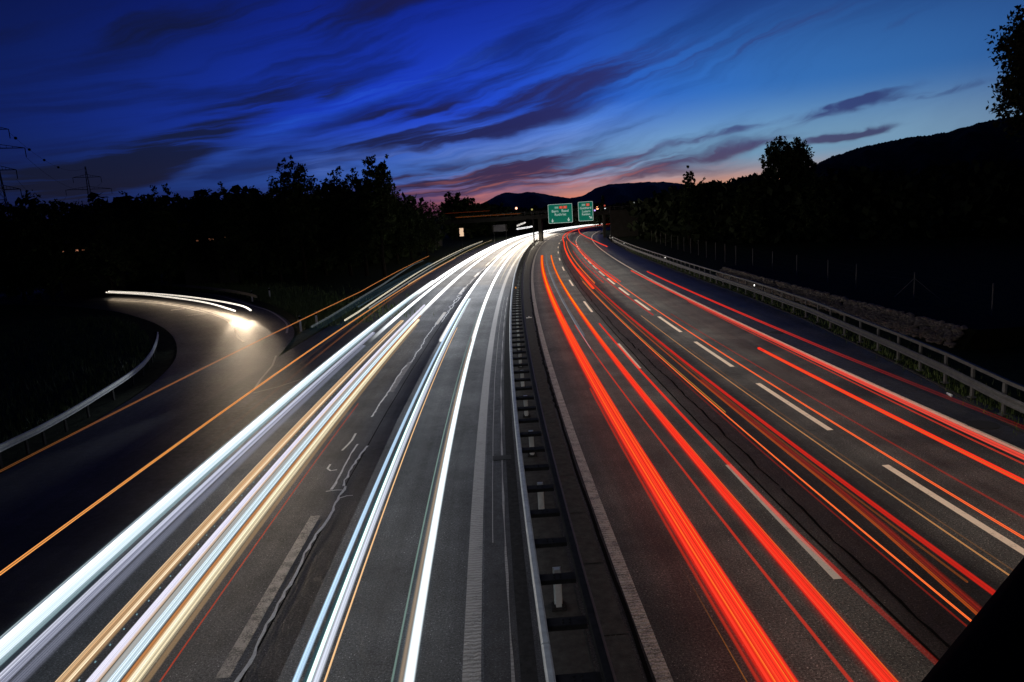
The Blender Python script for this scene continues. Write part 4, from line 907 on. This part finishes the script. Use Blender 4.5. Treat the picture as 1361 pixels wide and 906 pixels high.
trail('pale golden double trail on the outermost left edge of the motorway', [([(50, -12.5), (65, -12.95), (93, -13.9), (130, -14.9), (185, -16.5)], .65, .05, .05, (1, .88, .62), 1.3, .9, 46, 182, .3, .25), ([(50, -12.1), (65, -12.4), (93, -13.2), (130, -14.2), (185, -16.0)], .65, .05, .04, (.8, .8, .75), .8, .6, 52, 175, .4, .3), ([(44, -12.9), (65, -13.6), (93, -15.4)], 1.2, .10, .05, (.6, .7, .75), .5, .3, 40, 100, .7, .4)], GW)
trail('faint rusty trail left of the broad blue-white trail', [([(10, -10.6), (26, -10.76), (51, -11.38), (98, -12.2)], .65, .05, .03, (.75, .26, .08), .6, .45, 12, 98, .6, .4, (14, 60, .0, 1)), ([(10, -10.9), (26, -11.1), (51, -11.9)], .65, .03, .02, (.5, .2, .08), .4, .35, 14, 70, .6, .4, (14, 50, .0, 1))], GW)
trail('bluish ghostly smear of a lorry side above the outer lane', [([(20, -11.4), (60, -11.9), (110, -12.6)], 1.2, .75, .5, (.20, .42, .62), .16, .30, 24, 86, .95, .5, (24, 46, 0, 1)), ([(20, -10.9), (60, -11.2), (110, -11.9)], 1.7, .04, .03, (.35, .58, .80), .45, .3, 44, 88, .5, .4)], GW)  # light reflected by the lorry side, painted as a dim glow
RD = (1, .026, .013); RO = (1, .16, .02); OR_ = (1, .27, .0); DR_ = (.75, .04, .02)
trail('broadest red tail lamp band, first right of the median', [
    (1.20, .7, .23, .06, RD, .95, .9, -2, 104, .5, .22), (1.06, .72, .03, .02, (1, .06, .03), 1.1, .9, -2, 90, .2, .35), (1.38, .71, .05, .02, (1, .03, .015), 1.0, .85, -2, 60, .4, .4), (1.17, .74, .012, .01, (1, .22, .05), 1.1, .85, -2, 70, 0, .3), (1.2, .73, .12, .04, OR_, 1.0, .95, 30, 104, .4, .4, (28, 62, .0, 1)), (1.10, .76, .02, .015, RO, 1.0, .8, -2, 60, 0, .3), (1.27, .76, .016, .015, RO, 1.0, .7, -2, 60, 0, .3), (1.34, .75, .02, .015, RO, .9, .6, -2, 40, 0, .3),
    (.96, .66, .04, .02, DR_, .6, .55, -2, 24, .4, .4), (.84, .6, .01, .01, (.6, .2, .03), .5, .6, -2, 12, 0, .3, (12, 6, 0, 1)), (1.2, .68, .36, .07, RD, .45, .22, -2, 80, .5, .5)], GR_)
trail('second wide red tail lamp band in the left lane', [
    (2.50, .7, .13, .05, RD, .95, .9, -2, 103, .5, .28), (2.43, .72, .02, .015, (1, .07, .03), 1.1, .85, -2, 80, 0, .35), (2.5, .73, .09, .03, OR_, 1.05, .95, 26, 103, .4, .4, (24, 60, 0, 1)), (2.58, .73, .015, .015, RO, .9, .6, -2, 50, 0, .3), (2.5, .68, .24, .06, RD, .4, .2, -2, 80, .5, .5)], GR_)
trail('thin red line between the two wide red bands', [([(8, 2.06), (16, 2.02), (38, 1.76)], .7, .035, .02, (.85, .05, .025), .6, .7, -2, 38, .3, .4)], GR_)
trail('red line running beside the black joint past the first lane dashes', [([(8, 3.3), (12, 3.15), (38, 3.08)], .7, .055, .03, RD, .8, .8, 4, 38, .4, .4, (7, 19, .12, 1))], GR_)
trail('bright thin orange line left of the middle lane bundle', [(4.32, .7, .015, .015, (1, .16, .03), 1.15, .95, -2, 62, 0, .3), (4.18, .7, .02, .01, DR_, .35, .4, -2, 30, 0, .3), (4.40, .7, .015, .012, (.9, .4, .06), .6, .7, 20, 66, 0, .3)], GR_)
trail('blurred red band in the left half of the middle lane bundle', [([(8, 4.55), (13, 4.83), (30, 4.8)], .7, .08, .03, DR_, .5, .45, -2, 24, .7, .45), ([(8, 4.45), (13, 4.72), (30, 4.75)], .7, .03, .02, RO, .6, .5, -2, 60, .3, .4)], GR_)
trail('soft red band in the right half of the middle lane bundle', [([(8, 5.12), (27, 5.03), (62, 4.95)], .7, .07, .03, RD, .72, .7, -2, 76, .4, .45), ([(8, 4.95), (27, 4.9)], .7, .02, .015, (.6, .15, .03), .4, .5, 10, 60, 0, .3)], GR_)
trail('hair-thin amber line in the middle lane bundle', [(5.68, .7, .012, .012, (.95, .42, .14), .7, .75, -2, 40, 0, .3), (5.84, .7, .01, .01, (.5, .22, .08), .4, .5, -2, 30, 0, .3)], GR_)
trail('thin red-orange line running over the second row of lane dashes', [([(11, 6.77), (36, 6.89), (67, 7.0)], .7, .025, .02, (1, .13, .03), 1.05, .92, -2, 70, 0, .3), (7.35, .7, .05, .01, DR_, .45, .35, 8, 40, .5, .4)], GR_)
trail('red trail far down the middle lane curving into the bend', [([(50, 4.62), (67, 4.72), (145, 4.9), (200, 3.6), (285, 1.5)], .7, .14, .06, (1, .05, .015), 1.1, .95, 56, 330, .4, .25), ([(50, 5.1), (67, 5.2), (145, 5.4)], .7, .06, .04, RO, 1.0, .8, 60, 150, .4, .3)], GR_)
trail('red trail far down the second lane dashes curving into the bend', [([(60, 6.95), (126, 6.9), (192, 4.6), (285, 1.9)], .7, .10, .06, (1, .06, .02), 1.05, .95, 60, 300, .4, .25), ([(60, 7.3), (126, 7.2)], .7, .06, .04, RD, .9, .7, 60, 150, .4, .3), (5.9, .7, .05, .03, RD, .7, .6, 60, 112, .4, .3), (6.35, .7, .04, .03, RD, .7, .6, 40, 92, .4, .3)], GR_)
trail('red line in the right lane that begins in mid carriageway', [(8.52, .7, .075, .04, RD, .95, .93, -2, 28.9, .3, .3), (8.44, .74, .02, .015, RO, .9, .6, -2, 28, 0, .3)], GR_)
trail('pinkish double red trail along the right edge line', [([(15, 9.5), (29, 9.66), (70, 9.66)], .7, .10, .04, (1, .075, .05), .95, .75, -2, 70, .55, .3), ([(15, 9.66), (29, 9.76), (70, 9.7)], .72, .025, .02, (1, .35, .25), .9, .6, -2, 60, .2, .3), ([(15, 9.25), (29, 9.45), (60, 9.55)], .68, .02, .015, DR_, .8, .8, -2, 45, 0, .3)], GR_)
trail('red trail furthest right that fades out over the hard shoulder', [([(17, 10.96), (28, 10.87), (68, 10.88)], .7, .07, .04, RD, .85, .92, 14, 68, .3, .35, (18, 46, .08, 1))], GR_)
trail('short curved red trail right of the signs, leaving the bend', [([(112, 11.75), (120, 11.68), (156, 10.5), (184, 8.9), (220, 6.1), (250, 2.6)], .7, .12, .06, (1, .05, .03), 1.0, .95, 119, 250, .3, .25)], GR_)
# faint grey reflections of passing cars between the two wide red bands
trail('faint silvery car body streak between the two wide red bands', [(1.85, .8, .10, .05, (.45, .50, .60), .35, .4, 34, 104, .85, .4), (1.72, .9, .015, .01, (.7, .78, .9), .6, .5, 30, 90, .5, .3)], GR_)
trail('pale grey haze of a car roof in the middle lane before the bend', [([(60, 6.1), (170, 6.0)], 1.2, .35, .12, (.55, .52, .50), .30, .35, 62, 176, .9, .5)], GR_)
# trails glimpsed under and on the bridge
def xtrail(P, hw, c, st, label, al=.97):
    o = tube('light_trail', [Vector(p) for p in P], hw, hw, em(c, st, al, .1, .2, None)); tag(o, label, 'light trail', 'short trails beside the bridge'); return o
xtrail([(3.8, 229, 2.3), (6.2, 229, 2.5), (8.5, 229, 2.75)], .22, WH, 2.5, 'lower short white trail left of the bridge pier')
xtrail([(3.9, 229, 3.3), (5.2, 229, 3.75), (6.4, 229, 4.1)], .20, (1, .95, .88), 2.0, 'upper short white trail left of the bridge pier')
xtrail([tuple(ov.location + MBR @ Vector((-22 + i * 2, -1.5, 6.95))) for i in range(9)], .05, (.9, .22, .04), .5, 'dim orange line seen just behind the bridge railing', .7)
xtrail([tuple(ov.location + MBR @ Vector((-26 + i * 2, 1.5, 8.1))) for i in range(7)], .04, (.8, .12, .03), .3, 'faint red line above the bridge railing', .6)
# slip road trails
R1 = smooth_poly([(-47.8, 86.2), (-40.9, 80.5), (-33.5, 73.3), (-27.1, 66.0), (-22.4, 59.8), (-20.2, 55.8)], 6); R2 = smooth_poly([(-47.4, 84.9), (-39.8, 78.4), (-32.1, 70.2), (-26.4, 63.3), (-21.5, 56.0)], 6)
for P, l in ((R1, 'outer of the two cream headlamp trails rounding the slip road'), (R2, 'inner of the two cream headlamp trails rounding the slip road')):
    n_ = len(P); o = tube('light_trail', [Vector((p.x, p.y, .65)) for p in P], lambda k, n_=n_: .045 + .045 * k / n_, .055, em((1, .90, .76), 2.6, .97, .3, .3, None)); tag(o, l, 'light trail', 'slip road headlamp trails')
# rows of tiny lamp flicker dots beside the trails
def dots(u, z, s0, s1, ds, r, c, st, label):
    t = empty('lamp_flicker', at(s0, u, 0), 0, label, 'light dots', 'rows of flickering lamp dots'); inv = wmat(t).inverted()
    me = MB().bar((0, -r, 0), (0, r, 0), r, 6).mesh('light_dot', emat('flicker', c, st)); s = s0
    while s < s1: o = link(bpy.data.objects.new('light_dot', me)); o.parent = t; o.location = inv @ at(s, u, z); o.rotation_euler.z = -hd(s); s += ds
dots(-8.27, .63, 6, 30, .42, .011, (.35, .65, .75), .5, 'row of tiny cyan dots inside the second headlamp bundle')

# ------------------------------------------------------------------ unseen lamps added for the headlamps of the passing cars
def spot(p, d, power, col, cone=60, blend=1.0, r=.08, name='headlamp'):
    l = bpy.data.lights.new(name, 'SPOT'); l.energy = power; l.color = col; l.spot_size = math.radians(cone); l.spot_blend = blend; l.shadow_soft_size = r
    o = link(bpy.data.objects.new(name, l)); o.location = p; o.rotation_euler = Vector(d).to_track_quat('-Z', 'Y').to_euler(); return o
def sweep_light(u, z, s0, s1, w, lum, col, tilt=0.0):
    """unseen area strip added above the lane, standing in for headlamps that drove by"""
    p, q = at(s0, u, z), at(s1, u, z); L = (q - p).length; h = math.atan2((q - p).x, (q - p).y)
    l = bpy.data.lights.new('headlamp_fill_strip', 'AREA'); l.shape = 'RECTANGLE'; l.size = w; l.size_y = L; l.energy = lum * math.pi * w * L; l.color = col
    o = link(bpy.data.objects.new('headlamp_fill_strip', l)); o.location = (p + q) / 2; o.rotation_euler = Matrix.Rotation(-h, 3, 'Z').to_4x4().to_3x3().__matmul__(Matrix.Rotation(tilt, 3, 'Y')).to_euler()
SEG = [(-8, 8), (8, 24), (24, 36), (36, 48), (48, 60), (60, 72), (72, 84), (84, 98), (98, 114), (114, 136), (136, 164), (164, 196), (196, 236)]
def prof(pts, a, b): return float(np.interp((a + b) / 2, [p[0] for p in pts], [p[1] for p in pts]))
for u, k, c, tl, wd in ((2.3, .82, (1, .90, .74), .25, 3.7), (5.4, .42, (1, .84, .62), 0, 2.0), (8.7, .82, (1, .90, .74), -.2, 4.6)):
    for a_, b_ in SEG: sweep_light(u, .95, a_, b_, wd, k * prof([(0, .55), (25, .7), (45, .95), (75, 1.15), (110, .95), (180, .7)], a_, b_), c, tl)
for a_, b_ in SEG: sweep_light(12.0, .9, a_, b_, .8, .30, (1, .9, .78), -.7)  # strip added over the hard shoulder to brighten it and the rail
for u, k, c, tl in ((-8.6, .45, (.92, .95, 1), .2), (-4.2, .62, (.92, .96, 1), -.55)):
    for a_, b_ in SEG: sweep_light(u, .95, a_, b_, wd, k * prof([(0, .6), (16, .65), (30, 1.0), (45, 2.0), (60, 3.2), (80, 5.0), (105, 9.0), (140, 15.0), (220, 18.0)], a_, b_), c if b_ < 73 else (.97, .92, .86) if b_ < 99 else (1, .86, .70), tl)
for s in (2, 16, 32, 52, 80):      # unseen spots added at lorry height to brighten the wall and the fence
    h = hd(s); spot(at(s, 9.6, 1.5), (math.sin(h + .30), math.cos(h + .30), -.05), 120, (1, .90, .76), 44)
for s in (7, 16, 30, 48, 75, 110, 150):    # added spots standing in for oncoming cars, to brighten the median barrier
    h = hd(s); spot(at(s + 4, -3.6, .7), (-math.sin(h + .1), -math.cos(h + .1), .03), 620, (.92, .96, 1), 26)
for p, q, pw in (((-14.6, 46, .75), (-16.3, 25, .80), 4200), ((-12.2, 33, .75), (-15.6, 14, .82), 2800), ((-17.5, 52, .7), (-20.5, 40, .62), 800)): spot(p, Vector(q) - Vector(p), pw, (.86, .94, 1), 17)  # unseen spots added to brighten the left guard rail
# the car on the slip road: its headlamps along the way and where the trails end
MID = smooth_poly([(-50, 87), (-44, 82.4), (-36.7, 75.9), (-29.8, 68.1), (-24.4, 61.5), (-20.9, 55.9), (-18.2, 50), (-16, 43)], 5)
for k in range(3, 28):
    p = MID[k]; d = (MID[k + 3] - MID[k]).normalized(); spot((p.x, p.y, .9), (d.x, d.y, -.30), 130 if k < 14 else 210 if k < 19 else 280 if k < 26 else 120, (1, .75, .50), 56, 1.0, .3)
for p in ((-20.2, 55.6, .66), (-21.5, 55.8, .66)):
    spot(p, (.36, -.93, -.085), 6500, (1, .79, .56), 15, 1.0, .05); spot(p, (.30, -.95, -.24), 380, (1, .79, .56), 36, 1.0, .08)
